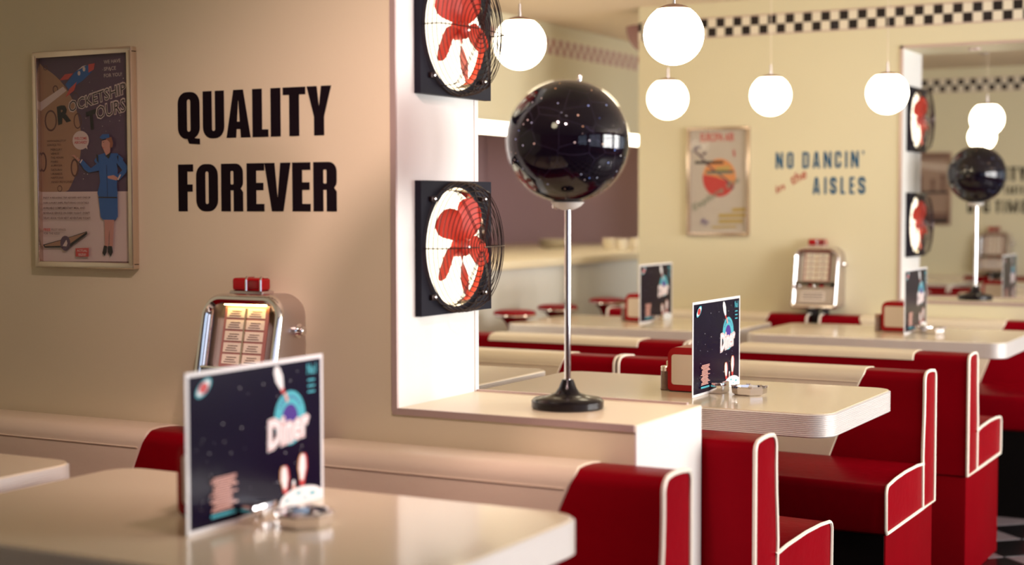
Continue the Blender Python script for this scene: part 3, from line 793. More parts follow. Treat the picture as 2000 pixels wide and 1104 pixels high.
AIS = [('A', -2.196, -2.162), ('I', -2.141, -2.131), ('S', -2.114, -2.083), ('L', -2.064, -2.042), ('E', -2.022, -1.998), ('S', -1.981, -1.948)]
nd = lettering("blue words NO DANCIN' AISLES with slanted red script between, on the middle wall", [(NOD, 1.449, 1.526, .0105, .0110), (AIS, 1.328, 1.407, .0105, .0110), ([("'", -1.964, -1.954)], 1.509, 1.526, .01, .01)], YB, 'blueletter')
f = Flat((-2.376, YB - .0006, 1.330), (1, 0, 0), (0, 0, 1), (0, -1, 0))
f.text('in', 0.004, .004, .044, .030, 'redletter', ang=math.radians(26), shear=.35, bold=.02)
f.build('red_script_word', nd)
f = Flat((-2.376, YB - .0006, 1.330), (1, 0, 0), (0, 0, 1), (0, -1, 0))
f.text('the', .076, .040, .082, .044, 'redletter', ang=math.radians(26), shear=.35, bold=.02)
f.build('red_script_word', nd)
BIG = [('B', -2.385, -2.343), ('I', -2.327, -2.311), ('G', -2.278, -2.233), ('T', -2.192, -2.157), ('I', -2.139, -2.125), ('M', -2.106, -2.036), ('E', -2.014, -1.978)]
TASTE = [('T', -2.136, -2.111), ('A', -2.107, -2.079), ('S', -2.073, -2.054), ('T', -2.044, -2.025), ('E', -2.013, -1.991)]
QUAL2 = [('Q', -2.40, -2.34), ('U', -2.33, -2.27), ('A', -2.263, -2.20), ('L', -2.19, -2.14), ('I', -2.130, -2.108), ('T', -2.096, -2.048), ('Y', -2.038, -1.980)]
lettering('bold black words ending in ITY, TASTE and BIG TIME on the end wall', [(QUAL2, 1.443, 1.542, .022, .016), (TASTE, 1.351, 1.407, .010, .010), (BIG, 1.219, 1.308, .018, .015)], YC, 'letter')

# ================================================================ POSTERS
PX0, PX1, PZ0, PZ1 = -2.820, -2.502, 1.130, 1.653
def poster_frame(label, Y, cat='poster', fm='gold'):
    root = thing('framed_poster', label, cat)
    mb = MB(); w = .0155
    for b in ((PX0, PX1, PZ1 - w, PZ1), (PX0, PX1, PZ0, PZ0 + w)):
        mb.box(b[0], b[1], Y - .022, Y - .001, b[2], b[3], fm, .003)
    for b in ((PX0, PX0 + w), (PX1 - w, PX1)): mb.box(b[0], b[1], Y - .0225, Y - .001, PZ0 + w * .5, PZ1 - w * .5, fm, .003)
    mb.build('frame', root)
    mb = MB(); mb.box(PX0 + w * .6, PX1 - w * .6, Y - .008, Y - .002, PZ0 + w * .6, PZ1 - w * .6, 'ppaper'); mb.build('backing', root)
    mb = MB(); mb.box(PX0 + w * .7, PX1 - w * .7, Y - .0185, Y - .0170, PZ0 + w * .7, PZ1 - w * .7, 'glass'); mb.build('glass_pane', root)
    return root
pa = poster_frame('framed space travel poster with stewardess in blue on the near wall, far left', YA)
AX0, AX1, AZ0, AZ1 = PX0 + .012, PX1 - .012, PZ0 + .011, PZ1 - .011
f = Flat((AX0, YA - .0082, AZ0), (1, 0, 0), (0, 0, 1), (0, -1, 0), 0.00006)
AW, AH = AX1 - AX0, AZ1 - AZ0
def c1(x, y):     # upper layout sheet -> art metres
    px, py = 60 + x / 4.6, 80 + y / 4.6; return c0(px, py)
def c2(x, y): return c0(60 + x / 4.8, 310 + y / 4.8)
def c0(px, py):
    u = (px - 80) / 169.5; top = 113.7 - 13 * u; bot = 511.7 + 6.6 * u; v = 1 - (py - top) / (bot - top)
    return (min(max(u, 0), 1) * AW, min(max(v, 0), 1) * AH)
def P1(*L): return [c1(*p) for p in L]
def P2(*L): return [c2(*p) for p in L]
zdiv = c2(98, 308)[1]
f.poly([(0, 0), (AW, 0), (AW, AH), (0, AH)], 'ppale')
f.poly([(0, zdiv), (AW, zdiv), (AW, AH), (0, AH)], 'pnight')
# big moon, cut at the left edge and at the division
mo = []
for k in range(40):
    a = -PI/2 + PI * k / 39; x = -.062 + .196 * math.cos(a); y = zdiv + .125 + .192 * math.sin(a); mo.append((max(0, x), max(zdiv, min(AH - .012, y))))
mo = [p for i, p in enumerate(mo) if i == 0 or (abs(p[0]-mo[i-1][0]) + abs(p[1]-mo[i-1][1])) > 1e-5]
mo = [(0, zdiv)] + [p for p in mo if p[0] > 1e-4] + [(0, mo[-1][1])]
f.poly(mo, 'ptan')
def crater(x, y, rx, ry, cc=c1, wd=.0045):
    c = cc(x, y); f.ring(ell(c[0], c[1], rx, ry, 20), ell(c[0], c[1], rx - wd, ry - wd, 20), 'pbrown')
crater(187, 718, .0205, .026); crater(148, 250, .007, .006, wd=.002); crater(232, 440, .009, .010, wd=.003); crater(420, 720, .013, .019, wd=.003); crater(405, 88 + 420, .010, .011, wd=.002)
crater(405, 85, .013, .022, c2); crater(268, 278, .008, .008, c2, .002); crater(120, 30, .012, .024, c2)
f.poly(P1((92, 560), (300, 415), (330, 450), (92, 640)), 'ppale')
f.poly(P1((320, 395), (400, 290), (480, 225), (545, 225), (545, 285), (470, 360), (350, 440)), 'pblue')
f.poly(P1((520, 215), (575, 205), (565, 260), (520, 290)), 'pred')
f.poly(P1((270, 360), (320, 305), (390, 295), (345, 350)), 'pred'); f.poly(P1((355, 435), (420, 370), (395, 450), (320, 510)), 'pred')
for q in ((440, 295), (483, 258)): f.poly(ell(*c1(*q), .0045, .0055, 14), 'ppale')
f.poly(P1((420, 275), (470, 232), (505, 222), (470, 245)), 'ppale')
for t, yy, xx in (('WE HAVE', 210, 790), ('SPACE', 272, 752), ('FOR YOU!', 332, 800)):
    a = c1(652, yy); b = c1(xx, yy - 15); f.text(t, a[0], a[1], b[0] - a[0], .0085, 'ppale', ang=.03)
def tilted(t, x, y, x2, y2, h, m, bold=0.02, shear=.12):
    a = c1(x, y); b = c1(x2, y2); d = Vector((b[0]-a[0], b[1]-a[1])); f.text(t, a[0], a[1], d.length, h, m, ang=math.atan2(d.y, d.x), shear=shear, bold=bold)
tilted('R', 262, 745, 350, 715, .0385, 'pblack', .05); tilted('OCKETSHIP', 352, 648, 835, 470, .0265, 'ppale', .05); tilted('OCKETSHIP', 354, 645, 833, 472, .0255, 'pblack', .0)
tilted('T', 510, 800, 585, 775, .0400, 'pblack', .05); tilted('OURS', 586, 708, 828, 630, .0300, 'ppale', .05); tilted('OURS', 588, 705, 826, 632, .0290, 'pblack', .0)
f.poly(ell(*c1(447, 893), .0265, .0150 * 1.5, 24), 'ppale'); f.poly(P1((470, 945), (500, 940), (505, 975)), 'ppale')
for t, yy in (('WELCOME', 890), ('ABOARD!', 925)):
    a = c1(393, yy); b = c1(500, yy - 5); f.text(t, a[0], a[1], b[0] - a[0], .0065, 'pred', bold=.02)
for k, t in enumerate(('WITH NON-STOP', 'SERVICE TO:')):
    a = c1(155, 910 + 35 * k); b = c1(320 - 40 * k, 905 + 35 * k); f.text(t, a[0], a[1], b[0] - a[0], .0050, 'pbrown')
for k, t in enumerate(('MERCURY', 'VENUS', 'THE MOON', 'MARS', 'JUPITER', 'SATURN', 'URANUS', 'NEPTUNE', 'AND BEYOND')):
    a = c2(195, -95 + 37.5 * k + 30 - 10); b = c2((300, 270, 310, 262, 300, 295, 298, 308, 395)[k], -75 + 37.5 * k); f.text(t, a[0], a[1], b[0] - a[0], .0050, 'pbrown')
for k in range(26):
    q = (.115 + random.random() * .17, zdiv + .01 + random.random() * (AH - zdiv - .02))
    r = .0008 + random.random() * .0011; f.poly([(q[0]+r, q[1]), (q[0], q[1]+r), (q[0]-r, q[1]), (q[0], q[1]-r)], 'ppale')
# stewardess
f.poly(P2((672, 560), (758, 560), (742, 825), (712, 825), (716, 640), (702, 825), (672, 825)), 'pskin')
f.poly(P2((665, 815), (692, 820), (688, 880), (668, 915), (650, 885)), 'pblack'); f.poly(P2((700, 820), (735, 822), (742, 880), (722, 922), (700, 880)), 'pblack')
f.poly(P2((622, 350), (790, 350), (790, 545), (770, 575), (660, 572), (640, 550)), 'pblue')
f.poly(P1((565, 1075), (600, 1025), (650, 1010), (760, 1010), (810, 1060), (790, 1100), (580, 1100)), 'pblue')
f.poly(P2((612, 0), (780, 0), (795, 110), (785, 260), (792, 330), (785, 362), (625, 362), (615, 320), (640, 220), (630, 90)), 'pblue')
f.poly(P2((455, 25), (490, 10), (560, 90), (625, 40), (640, 110), (540, 130), (500, 100)), 'pblue')
f.poly(P2((770, 0), (830, 0), (885, 80), (870, 130), (810, 200), (780, 165), (835, 110), (800, 60)), 'pblue')
f.poly(P2((705, 165), (760, 155), (795, 180), (785, 205), (710, 185)), 'pskin'); f.poly(P2((440, 0), (468, 8), (455, 30), (410, -20), (380, -30), (420, -35)), 'pskin')
f.line(P2((700, 60), (704, 360)), .0012, 'pblack'); f.line(P2((624, 362), (788, 366)), .003, 'pblack')
f.line(P2((795, 200), (820, 150)), .004, 'ppale'); f.line(P2((466, 40), (486, 8)), .003, 'ppale')
f.poly(P1((635, 900), (680, 885), (712, 910), (705, 960), (700, 1010), (668, 1028), (650, 985), (632, 940)), 'pskin')
f.poly(P1((660, 870), (715, 865), (728, 920), (722, 955), (700, 965), (702, 915), (680, 890)), 'phair')
f.poly(P1((615, 870), (640, 840), (695, 838), (700, 868), (640, 885)), 'pblue')
f.poly(P1((655, 1025), (668, 1030), (700, 1005), (715, 995), (690, 1060)), 'pblack')
f.poly(P1((585, 1015), (602, 1030), (605, 1100), (590, 1075)), 'pblack'); f.poly(P1((785, 1005), (770, 1030), (770, 1090), (760, 1040)), 'pblack')
f.poly(P1((645, 910), (655, 907), (655, 912), (645, 915)), 'pblack'); f.line(P1((640, 962), (655, 960)), .0012, 'pred')
for k, t in enumerate(('ENJOY A RELAXING TRIP ABOARD ANY ONE OF', 'OUR LUXURY SHIPS, FEATURING COCKTAILS', 'AVAILABLE COMPLIMENTARY MEAL AND', 'BEVERAGE SERVICE ON EVERY FLIGHT. DON\'T', 'DELAY. BOOK YOUR NEXT ADVENTURE TODAY!')):
    a = c2(128, 375 + 46.5 * k); b = c2((555, 540, 505, 548, 552)[k], 372 + 46.5 * k); f.text(t, a[0], a[1], b[0] - a[0], .0052, 'pbrown', bold=.02)
a = c2(128, 672); b = c2(190, 670); f.text('FREE', a[0], a[1], b[0] - a[0], .0062, 'pred', bold=.03)
a = c2(200, 670); b = c2(330, 668); f.text('PILOT WINGS', a[0], a[1], b[0] - a[0], .0052, 'pbrown'); a = c2(128, 704); b = c2(275, 700); f.text('FOR THE KIDS!', a[0], a[1], b[0] - a[0], .0052, 'pbrown')
f.poly(P2((120, 800), (300, 752), (520, 680), (525, 705), (370, 822), (300, 828), (135, 828)), 'pblack')
f.poly(P2((132, 805), (300, 757), (512, 690), (360, 800), (300, 812), (140, 815)), 'ptan')
f.poly(ell(*c2(325, 790), .0165, .0135 * 1.35, 22), 'pnight'); f.poly(P2((300, 815), (335, 755), (345, 790), (335, 820)), 'ppale')
f.poly(P2((416, 838), (536, 836), (534, 918), (416, 916)), 'pred')
for k, t in enumerate(('ACTUAL', 'SIZE!')):
    a = c2(430 + 12 * k, 870 + 38 * k); b = c2(520 - 10 * k, 868 + 38 * k); f.text(t, a[0], a[1], b[0] - a[0], .0052, 'ppale', bold=.02)
f.line(P2((108, 958), (885, 975)), .0022, 'pbrown')
f.build('print', pa)

pb = poster_frame('framed grey airline poster with red planet, on the middle wall left of the blue words', YB, fm='gold')
f = Flat((PX0 + .012, YB - .0082, PZ0 + .011), (1, 0, 0), (0, 0, 1), (0, -1, 0), 0.00015)
W_, H_ = AW, AH
def b3(x, y):
    u = (x - 95) / 520.; v = 1 - (y - 100) / 905.; return (min(max(u, 0), 1) * W_, min(max(v, 0), 1) * H_)
def B3(*L): return [b3(*p) for p in L]
f.poly([(0, 0), (W_, 0), (W_, H_), (0, H_)], 'ppaper')
a = b3(190, 205); f.text('EUROPA AIR', a[0], a[1], .172, .040, 'pred', bold=.02)
c = b3(362, 520); f.poly(ell(c[0], c[1], .085, .092, 36), 'pred')
f.poly([(c[0] + .085 * math.cos(t), c[1] + .092 * math.sin(t)) for t in [math.radians(d) for d in range(-20, 171, 10)]] + [(c[0] - .02, c[1] + .005), (c[0] + .05, c[1] - .02)], 'porange')
f.poly(B3((330, 430), (450, 415), (470, 440), (400, 470), (330, 455)), 'pyellow')
f.line(B3((125, 275), (190, 330), (250, 400), (330, 470), (430, 540), (490, 620)), .0085, 'pnight')
f.line(B3((140, 385), (400, 388)), .013, 'pblack'); f.line(B3((245, 475), (490, 472)), .016, 'pgreen'); f.line(B3((245, 466), (490, 466)), .007, 'pblack')
for q in ((180, 250), (232, 305), (145, 255)): f.poly(ell(*b3(*q), .008, .008, 10), 'pnight')
f.line(B3((140, 275), (190, 250)), .006, 'pnight'); f.line(B3((190, 330), (240, 305)), .006, 'pnight')
f.text('Explore the', b3(140, 825)[0], b3(140, 825)[1], .27, .040, 'pgreen', ang=math.radians(31), shear=.3, bold=.01)
f.line(B3((490, 280), (500, 340)), .007, 'pred')
for k, (x0, x1) in enumerate(((480, 600), (360, 600), (360, 580), (300, 520))): f.line(B3((x0, 800 + 50 * k), (x1, 795 + 50 * k)), .018 if k < 3 else .009, 'pyellow')
f.text('fly', b3(190, 940)[0], b3(190, 940)[1], .042, .035, 'pviolet', shear=.2)
f.build('print', pb)

pc = poster_frame('dark sepia framed picture on the end wall, partly hidden by the distant fan pillar', YC, fm='lampcap')
f = Flat((PX0 + .012, YC - .0082, PZ0 + .011), (1, 0, 0), (0, 0, 1), (0, -1, 0), 0.0002)
f.poly([(0, 0), (W_, 0), (W_, H_), (0, H_)], 'psepialight'); f.poly([(0, H_*.93), (W_, H_*.93), (W_, H_), (0, H_)], 'psepia')
f.poly([(0, H_*.43), (W_, H_*.43), (W_, H_*.465), (0, H_*.465)], 'pblack'); f.poly([(0, 0), (W_, 0), (W_, H_*.07), (0, H_*.07)], 'pblack')
f.poly([(0, H_*.07), (W_, H_*.07), (W_, H_*.16), (0, H_*.16)], 'psepia')
for u, h in ((.30, .2), (.60, .15), (.84, .22)):
    f.poly([(W_*(u-.05), H_*.46), (W_*(u+.05), H_*.46), (W_*(u+.04), H_*(.46+h*.8)), (W_*(u-.03), H_*(.46+h*.8))], 'psepia'); f.poly(ell(W_*u, H_*(.46+h*.95), .013, .018, 14), 'pbrown')
f.build('print', pc)

# ================================================================ WALL JUKEBOXES
def make_jukebox(label):
    # local: x to the right (0 centre), wall at y=0, front towards -y, z from 0 at its bottom to .283
    root = thing('wall_jukebox', label, 'jukebox', group='chrome wall jukeboxes'); HX = .112; HT = .283
    def fy(z): return -.088 - .062 * (HT - z) / HT
    def outl(ins=0.0, n=7):
        return rrect(-HX + ins, HX - ins, ins, HT - ins, [max(.004, .020 - ins), max(.008, .050 - ins), max(.008, .050 - ins), max(.004, .020 - ins)], n)
    o = outl(); N = len(o)
    # housing: back plate and rounded side skin
    mb = MB(); vs = [(x, -.002, z) for x, z in outl(.004)] + [(x * 1.0, -.012, z) for x, z in o] + [(x * .985, fy(z) + .016, z) for x, z in o]
    fs = [list(range(N))] + [(i + a * N, (i+1)%N + a * N, (i+1)%N + (a+1) * N, i + (a+1) * N) for a in range(2) for i in range(N)]
    mb.add(vs, fs, 'satin', True); mb.build('housing', root)
    # front bezel, a rounded chrome ring
    mb = MB(); rows = [(.0, .016), (.001, .006), (.006, .000), (.012, .000), (.022, .009), (.025, .022), (.025, .045)]
    vs = []
    for ins, dy in rows: vs += [(x * .985, fy(z) + dy, z) for x, z in outl(ins)]
    fs = [(i + a*N, (i+1)%N + a*N, (i+1)%N + (a+1)*N, i + (a+1)*N) for a in range(len(rows)-1) for i in range(N)]
    mb.add(vs, fs, 'chrome', True); mb.build('bezel', root)
    # inner back
    mb = MB(); mb.add([(x * .98, fy(z) + .046, z) for x, z in outl(.020)], [list(range(N))], 'silverpanel'); mb.build('inner_panel', root)
    # title page with strips
    def inner(x0, x1, z0, z1, d, th, m, bev=0.0):
        t = MB(); vs = []
        for dd in (d, d + th):
            vs += [(x0, fy(z0) + dd, z0), (x1, fy(z0) + dd, z0), (x1, fy(z1) + dd, z1), (x0, fy(z1) + dd, z1)]
        t.add(vs, [(0,1,2,3),(7,6,5,4),(0,4,5,1),(1,5,6,2),(2,6,7,3),(3,7,4,0)], m); return t
    inner(-.062, .060, .124, .256, .028, .003, 'rosetile').build('title_page', root)
    inner(-.003, .001, .126, .250, .024, .004, 'gold').build('page_binder', root)
    for r in range(5):
        for c in range(2):
            x0 = -.054 + .056 * c; z0 = .129 + .0252 * r
            t = inner(x0, x0 + .050, z0, z0 + .0208, .0262, .0012, 'creamtile'); s = t.build('title_strip', root)
            for q in range(3):
                l = inner(x0 + .007 + .003 * q, x0 + .040 - .004 * (q % 2), z0 + .0035 + .005 * q, z0 + .0050 + .005 * q, .0256, .0004, 'pbrown'); l.build('title_line', s)
    inner(-.090, .090, .108, .121, .004, .030, 'black').build('selector_bar', root)
    inner(-.088, .088, .121, .125, .000, .030, 'chrome').build('selector_rail', root)
    for k in range(9):
        x = -.072 + .018 * k; t = inner(x - .0065, x + .0065, .100, .109, -.004, .016, 'chrome' if k % 3 else 'redplastic'); t.build('button', root)
    inner(-.086, .086, .022, .098, .012, .030, 'satin').build('lower_panel', root)
    inner(-.062, .050, .034, .078, .010, .002, 'paper').build('label_plate', root)
    for z in (.044, .056, .066): inner(-.055, .042, z, z + .004, .0092, .0008, 'pbrown').build('label_line', root)
    for sx in (-.070, .000): 
        t = MB(); t.lathe([(.0075, .012), (.0075, -.004), (.005, -.007), (0, -.007)], 'chrome', 14, (sx, fy(.104) - .004, .104), 'Y'); t.build('selector_knob', root)
    # bent glass over the titles
    mb = MB(); vs = []; n = 12
    for z in (.125, .262):
        for k in range(n + 1):
            x = -.088 + .176 * k / n; e = abs(x) / .088; vs.append((x, fy(z) + .004 + .014 * max(0, (e - .55) / .45) ** 2 - .006 * (1 - e*e), z))
    mb.add(vs, [(k, k+1, n+2+k, n+1+k) for k in range(n)], 'glass', True); mb.build('glass_front', root)
    mb = MB(); mb.tube([(-.060, fy(.262) + .020, .2595), (.055, fy(.262) + .020, .2595)], .0022, 'bulb', 8); mb.build('amber_tube', root)
    mb = MB(); mb.box(-.056, .036, -.062, -.018, HT - .004, HT + .006, 'satin', .003); mb.build('sign_base', root)
    mb = MB(); mb.box(-.052, .030, -.058, -.022, HT + .006, HT + .034, 'redplastic', .006, 3); mb.build('red_top_sign', root)
    mb = MB(); mb.box(-.006, .024, -.0595, -.056, HT + .011, HT + .029, 'darkred', .003)
    for x in (.030, -.010): mb.tube([(x, -.060, HT + .006), (x, -.060, HT + .030), (x - .004, -.052, HT + .036), (x - .004, -.026, HT + .036)], .0026, 'chrome', 6)
    mb.build('sign_trim', root)
    mb = MB(); mb.lathe([(.0155, 0), (.0155, .006), (.012, .009), (.010, .012), (.010, .018), (.006, .021), (0, .021)], 'chrome', 20, (HX * .985, -.036, .203), 'X'); mb.build('coin_knob', root)
    mb = MB(); mb.box(-.048, -.002, -.080, -.030, -.075, .001, 'blackmat', .003); mb.box(.020, .046, -.075, -.030, -.030, .001, 'blackmat', .003); mb.build('mounting_post', root)
    return root
ZJ = .802
j0 = make_jukebox('near chrome jukebox on the wall, amber lit titles, behind the large menu card'); j0.location = (-2.130, YA, ZJ)
for p, lab in (((-2.147, YB, ZJ), 'distant chrome jukebox on the middle wall below the blue words'), ((-2.177, YC, ZJ), 'furthest chrome jukebox on the end wall, behind the second globe pole')):
    j = again(j0, p, lab)
    for ch in j.children:                       # these two are switched off: their tube is plain glass
        if ch.name.startswith('amber_tube'):
            ch.data = ch.data.copy(); ch.data.materials[0] = M['cork']; ch.name = 'unlit_tube'

# ================================================================ TABLE ITEMS
ZT = 0.7602
def make_menu(label):
    # local: card in the YZ plane, print faces +X, y from 0 to .366, z from 0 to .258
    root = thing('menu_card', label, 'menu', group='upright menu cards on the tables'); W, H = .366, .258
    mb = MB(); mb.box(-.0022, .0, 0, W, 0, H, 'pwhite', .0006, 1); mb.build('card', root)
    f = Flat((.0001, 0, 0), (0, 1, 0), (0, 0, 1), (1, 0, 0), 0.00005); b = .0072
    f.poly([(b, b), (W - b, b), (W - b, H - b), (b, H - b)], 'navy')
    rr = random.Random(7); st = []
    for k in range(46):
        u, v, r = b + .01 + rr.random() * (W - .04), b + .03 + rr.random() * (H - .05), .0005 + .0009 * rr.random(); st.append([(u + r, v), (u, v + r), (u - r, v), (u, v - r)])
    f.polys(st, 'pwhite')
    cx, cy = .735 * W, .603 * H
    f.ring(ell(cx, cy, .044, .047), ell(cx, cy, .0225, .024), 'pcyan'); f.poly(ell(cx, cy, .0225, .024), 'pviolet')
    for k in range(11):
        a = math.radians(35 + 11 * k); f.line([(cx + .032 * math.cos(a), cy + .034 * math.sin(a)), (cx + .0365 * math.cos(a), cy + .039 * math.sin(a))], .0028, 'pviolet')
    for bd, mm in ((.085, 'pwhite'), (.055, 'pred'), (.030, 'pwhite')): f.text('Diner', cx - .060, cy - .046, .110, .044, mm, ang=.12, shear=.16, bold=bd)
    def pin(u, v, ln, wd, ang, m='pwhite', tip='pred'):
        c, s = math.cos(ang), math.sin(ang)
        def T(L): return [(u + a * c - q * s, v + a * s + q * c) for a, q in L]
        body = [(wd * .5 * k[0], ln * k[1]) for k in ((.25, -.5), (.45, -.3), (1, .05), (.85, .35), (.4, .5))]
        f.poly(T(body + [(-a, q) for a, q in body[::-1]]), m)
        f.poly(T([(wd*.14, -.5*ln), (wd*.26, -.32*ln), (-wd*.26, -.32*ln), (-wd*.14, -.5*ln)]), tip)
    pin(.655 * W, .865 * H, .052, .021, .42); f.line([(.695 * W, .775 * H), (.715 * W, .715 * H)], .007, 'psalmon')
    for u, v, ln, wd, an in ((.685, .195, .046, .0185, .06), (.822, .235, .054, .0195, -.06)):
        pin((u + .008) * W, v * H, ln * 1.06, wd * 1.25, an, 'pred'); pin((u - .006) * W, (v + .004) * H, ln * 1.02, wd * 1.1, an, 'porange'); pin(u * W, v * H, ln, wd, an)
    f.poly([(.735 * W, .075 * H), (.770 * W, .075 * H), (.765 * W, .150 * H), (.752 * W, .175 * H), (.742 * W, .150 * H)], 'psalmon'); f.poly(ell(.753 * W, .165 * H, .004, .0045, 12), 'pwhite')
    f.poly([(.64 * W, b)] + [(.815 * W + .062 * math.cos(a), b + .021 * math.sin(a) + .004) for a in [PI - PI * k / 16 for k in range(17)]] + [(.985 * W, b)], 'pwhite')
    for q, r in (((.70, .055), .004), ((.79, .085), .0045), ((.90, .062), .005), ((.84, .042), .003)): f.poly(ell(q[0] * W, q[1] * H, r * 1.7, r * .6, 12), 'pcyan')
    f.poly(ell(.112 * W, .895 * H, .022, .0105, 20, .6), 'pcyan'); f.poly(ell(.112 * W, .895 * H, .018, .0075, 20, .6), 'pwhite'); f.poly(ell(.112 * W, .895 * H, .0115, .0085, 20, .3), 'pred')
    f.text('No1', .865 * W, .875 * H, .026, .018, 'pcyan', bold=.02)
    for k in range(3): f.line([(.868 * W, (.835 - .04 * k) * H), (.925 * W, (.835 - .04 * k) * H)], .003, 'pcyan')
    for k in range(15):
        z = (.115 + .0145 * k) * H; a = .145 + .045 * rr.random(); e = .285 + .05 * rr.random(); f.line([(a * W, z), (e * W, z)], .0023, 'psalmon')
    f.line([(.15 * W, .085 * H), (.32 * W, .085 * H)], .005, 'pcyan')
    f.build('print', root)
    mb = MB(); mb.box(-.014, .036, .122, .185, 0, .030, 'chrome', .002); mb.build('holder', root)
    return root
m0 = make_menu('largest menu card, blurred and closest, upright on the nearest table'); m0.location = (-1.587, 1.849, ZT)
again(m0, (-1.534, 3.832, ZT), 'sharp upright menu card on the middle table, right of the globe pole')
again(m0, (-1.542, 6.110, ZT), 'menu card on the far right table, in front of the distant fan pillar')
again(m0, (-2.702, 6.130, ZT), 'small blurred menu card just left of the wall edge, on the far left table')
again(m0, (-1.534, 8.052, ZT), 'tiny menu card beyond the second opening, in front of the furthest jukebox')

def make_dispenser(label):
    root = thing('napkin_dispenser', label, 'napkin dispenser', group='red napkin dispensers')
    # local: face towards -y, x centred, base at 0
    mb = MB(); o = rrect(-.058, .058, .003, .124, [.010, .026, .026, .010], 6)
    mb.prism(o, 0.0, .085, 'redplastic', 'XZ', True); mb.build('body', root)
    mb = MB(); mb.prism(rrect(-.046, .046, .020, .104, .008, 4), -.002, .002, 'paper', 'XZ'); mb.build('napkin_face', root)
    mb = MB(); mb.prism(rrect(-.046, .046, .020, .104, .008, 4), .083, .087, 'paper', 'XZ'); mb.build('napkin_face', root)
    mb = MB(); mb.box(-.054, .054, .004, .081, 0, .005, 'blackmat', .001); mb.build('foot', root)
    return root
d0 = make_dispenser('red napkin dispenser half hidden by the large blurred menu card'); d0.location = (-1.657, 1.975, ZT)
again(d0, (-1.597, 3.950, ZT), 'red napkin dispenser behind the sharp menu card')
again(d0, (-1.607, 6.225, ZT), 'red napkin dispenser left of the far right menu card')
again(d0, (-2.768, 6.255, ZT), 'red napkin dispenser left of the small menu card on the far left table')
again(d0, (-1.600, 8.170, ZT), 'tiny red napkin dispenser beyond the second opening, beside the second globe pole')

def make_shaker(label, capm, h, body):
    root = thing('shaker', label, 'shaker')
    mb = MB(); mb.lathe([(0, 0), (.0155, 0), (.0165, .003), (.0150, .006), (.0145, h - .012), (.013, h - .010)], body, 20); mb.build('glass_body', root)
    mb = MB(); mb.lathe([(.0150, h - .014), (.0150, h - .003), (.012, h), (0, h + .001)], capm, 20); mb.build('cap', root)
    return root
s = make_shaker('pepper shaker with chrome cap left of the red dispenser on the sharp table', 'chrome', .068, 'pepper'); s.location = (-1.672, 3.978, ZT)
s = make_shaker('pale capped shaker half hidden behind the pepper shaker on the sharp table', 'cork', .076, 'pepper'); s.location = (-1.683, 4.045, ZT)
s = make_shaker('brown shaker left of the red dispenser on the far right table', 'lampcap', .070, 'pepper'); s.location = (-1.685, 6.255, ZT)
s = make_shaker('dark shaker beside the red dispenser on the far left table', 'satin', .070, 'pepper'); s.location = (-2.846, 6.290, ZT)
s = make_shaker('brown shaker at the left edge of the large blurred menu card', 'chrome', .068, 'pepper'); s.location = (-1.735, 2.035, ZT)

def make_ashtray(label):
    root = thing('ashtray', label, 'ashtray', group='chrome ashtrays')
    mb = MB(); n = 8
    def ring(r, z): return [(r * math.cos(2*PI*(k+.5)/n), r * math.sin(2*PI*(k+.5)/n), z) for k in range(n)]
    rows = [ring(.040, 0), ring(.047, .004), ring(.049, .020), ring(.046, .024), ring(.034, .023), ring(.031, .008), ring(.001, .007)]
    vs = [p for r in rows for p in r]; fs = [(i*n+k, i*n+(k+1)%n, (i+1)*n+(k+1)%n, (i+1)*n+k) for i in range(len(rows)-1) for k in range(n)] + [list(range(n))[::-1]]
    mb.add(vs, fs, 'chrome', False); mb.build('bowl', root)
    for k in range(4):
        mb = MB(); a = PI / 2 * k + .4; mb.box(.033, .050, -.006, .006, .0225, .0255, 'satin', .001, 1, xf=Matrix.Rotation(a, 4, 'Z')); mb.build('rest', root)
    return root
a0 = make_ashtray('chrome ashtray in front of the large blurred menu card'); a0.location = (-1.480, 2.010, ZT)
again(a0, (-1.428, 3.985, ZT), 'faceted chrome ashtray at the foot of the sharp menu card')
again(a0, (-1.455, 6.235, ZT), 'glinting ashtray right of the far right menu card')

# ================================================================ COUNTER, STOOLS, BACK OF THE ROOM
ct = thing('bar_counter', 'long cream topped serving counter with pale front, far left behind the globe pole', 'counter')
mb = MB(); mb.box(-5.05, -3.50, 4.25, 9.55, .972, 1.012, 'sill', .006); mb.build('worktop', ct)
mb = MB(); mb.box(-3.76, -3.56, 4.3, 9.5, .10, .970, 'counter'); mb.build('front_panel', ct)
mb = MB(); mb.box(-3.76, -3.60, 4.3, 9.5, 0, .10, 'blackmat'); mb.build('kick_board', ct)
mb = MB(); mb.box(-5.04, -3.90, 4.3, 9.5, .0, .970, 'counter'); mb.build('back_cabinet', ct)
hl = thing('hatch_light', 'long bright light strip along the top of the serving hatch', 'light')
mb = MB(); mb.box(XL - .10, XL + .008, 4.25, 9.55, 1.645, 1.698, 'strip', .003); mb.build('diffuser', hl)
mb = MB(); mb.box(XL - .10, XL + .006, 4.22, 9.58, 1.698, 1.702, 'satin'); mb.build('mounting_rail', hl)

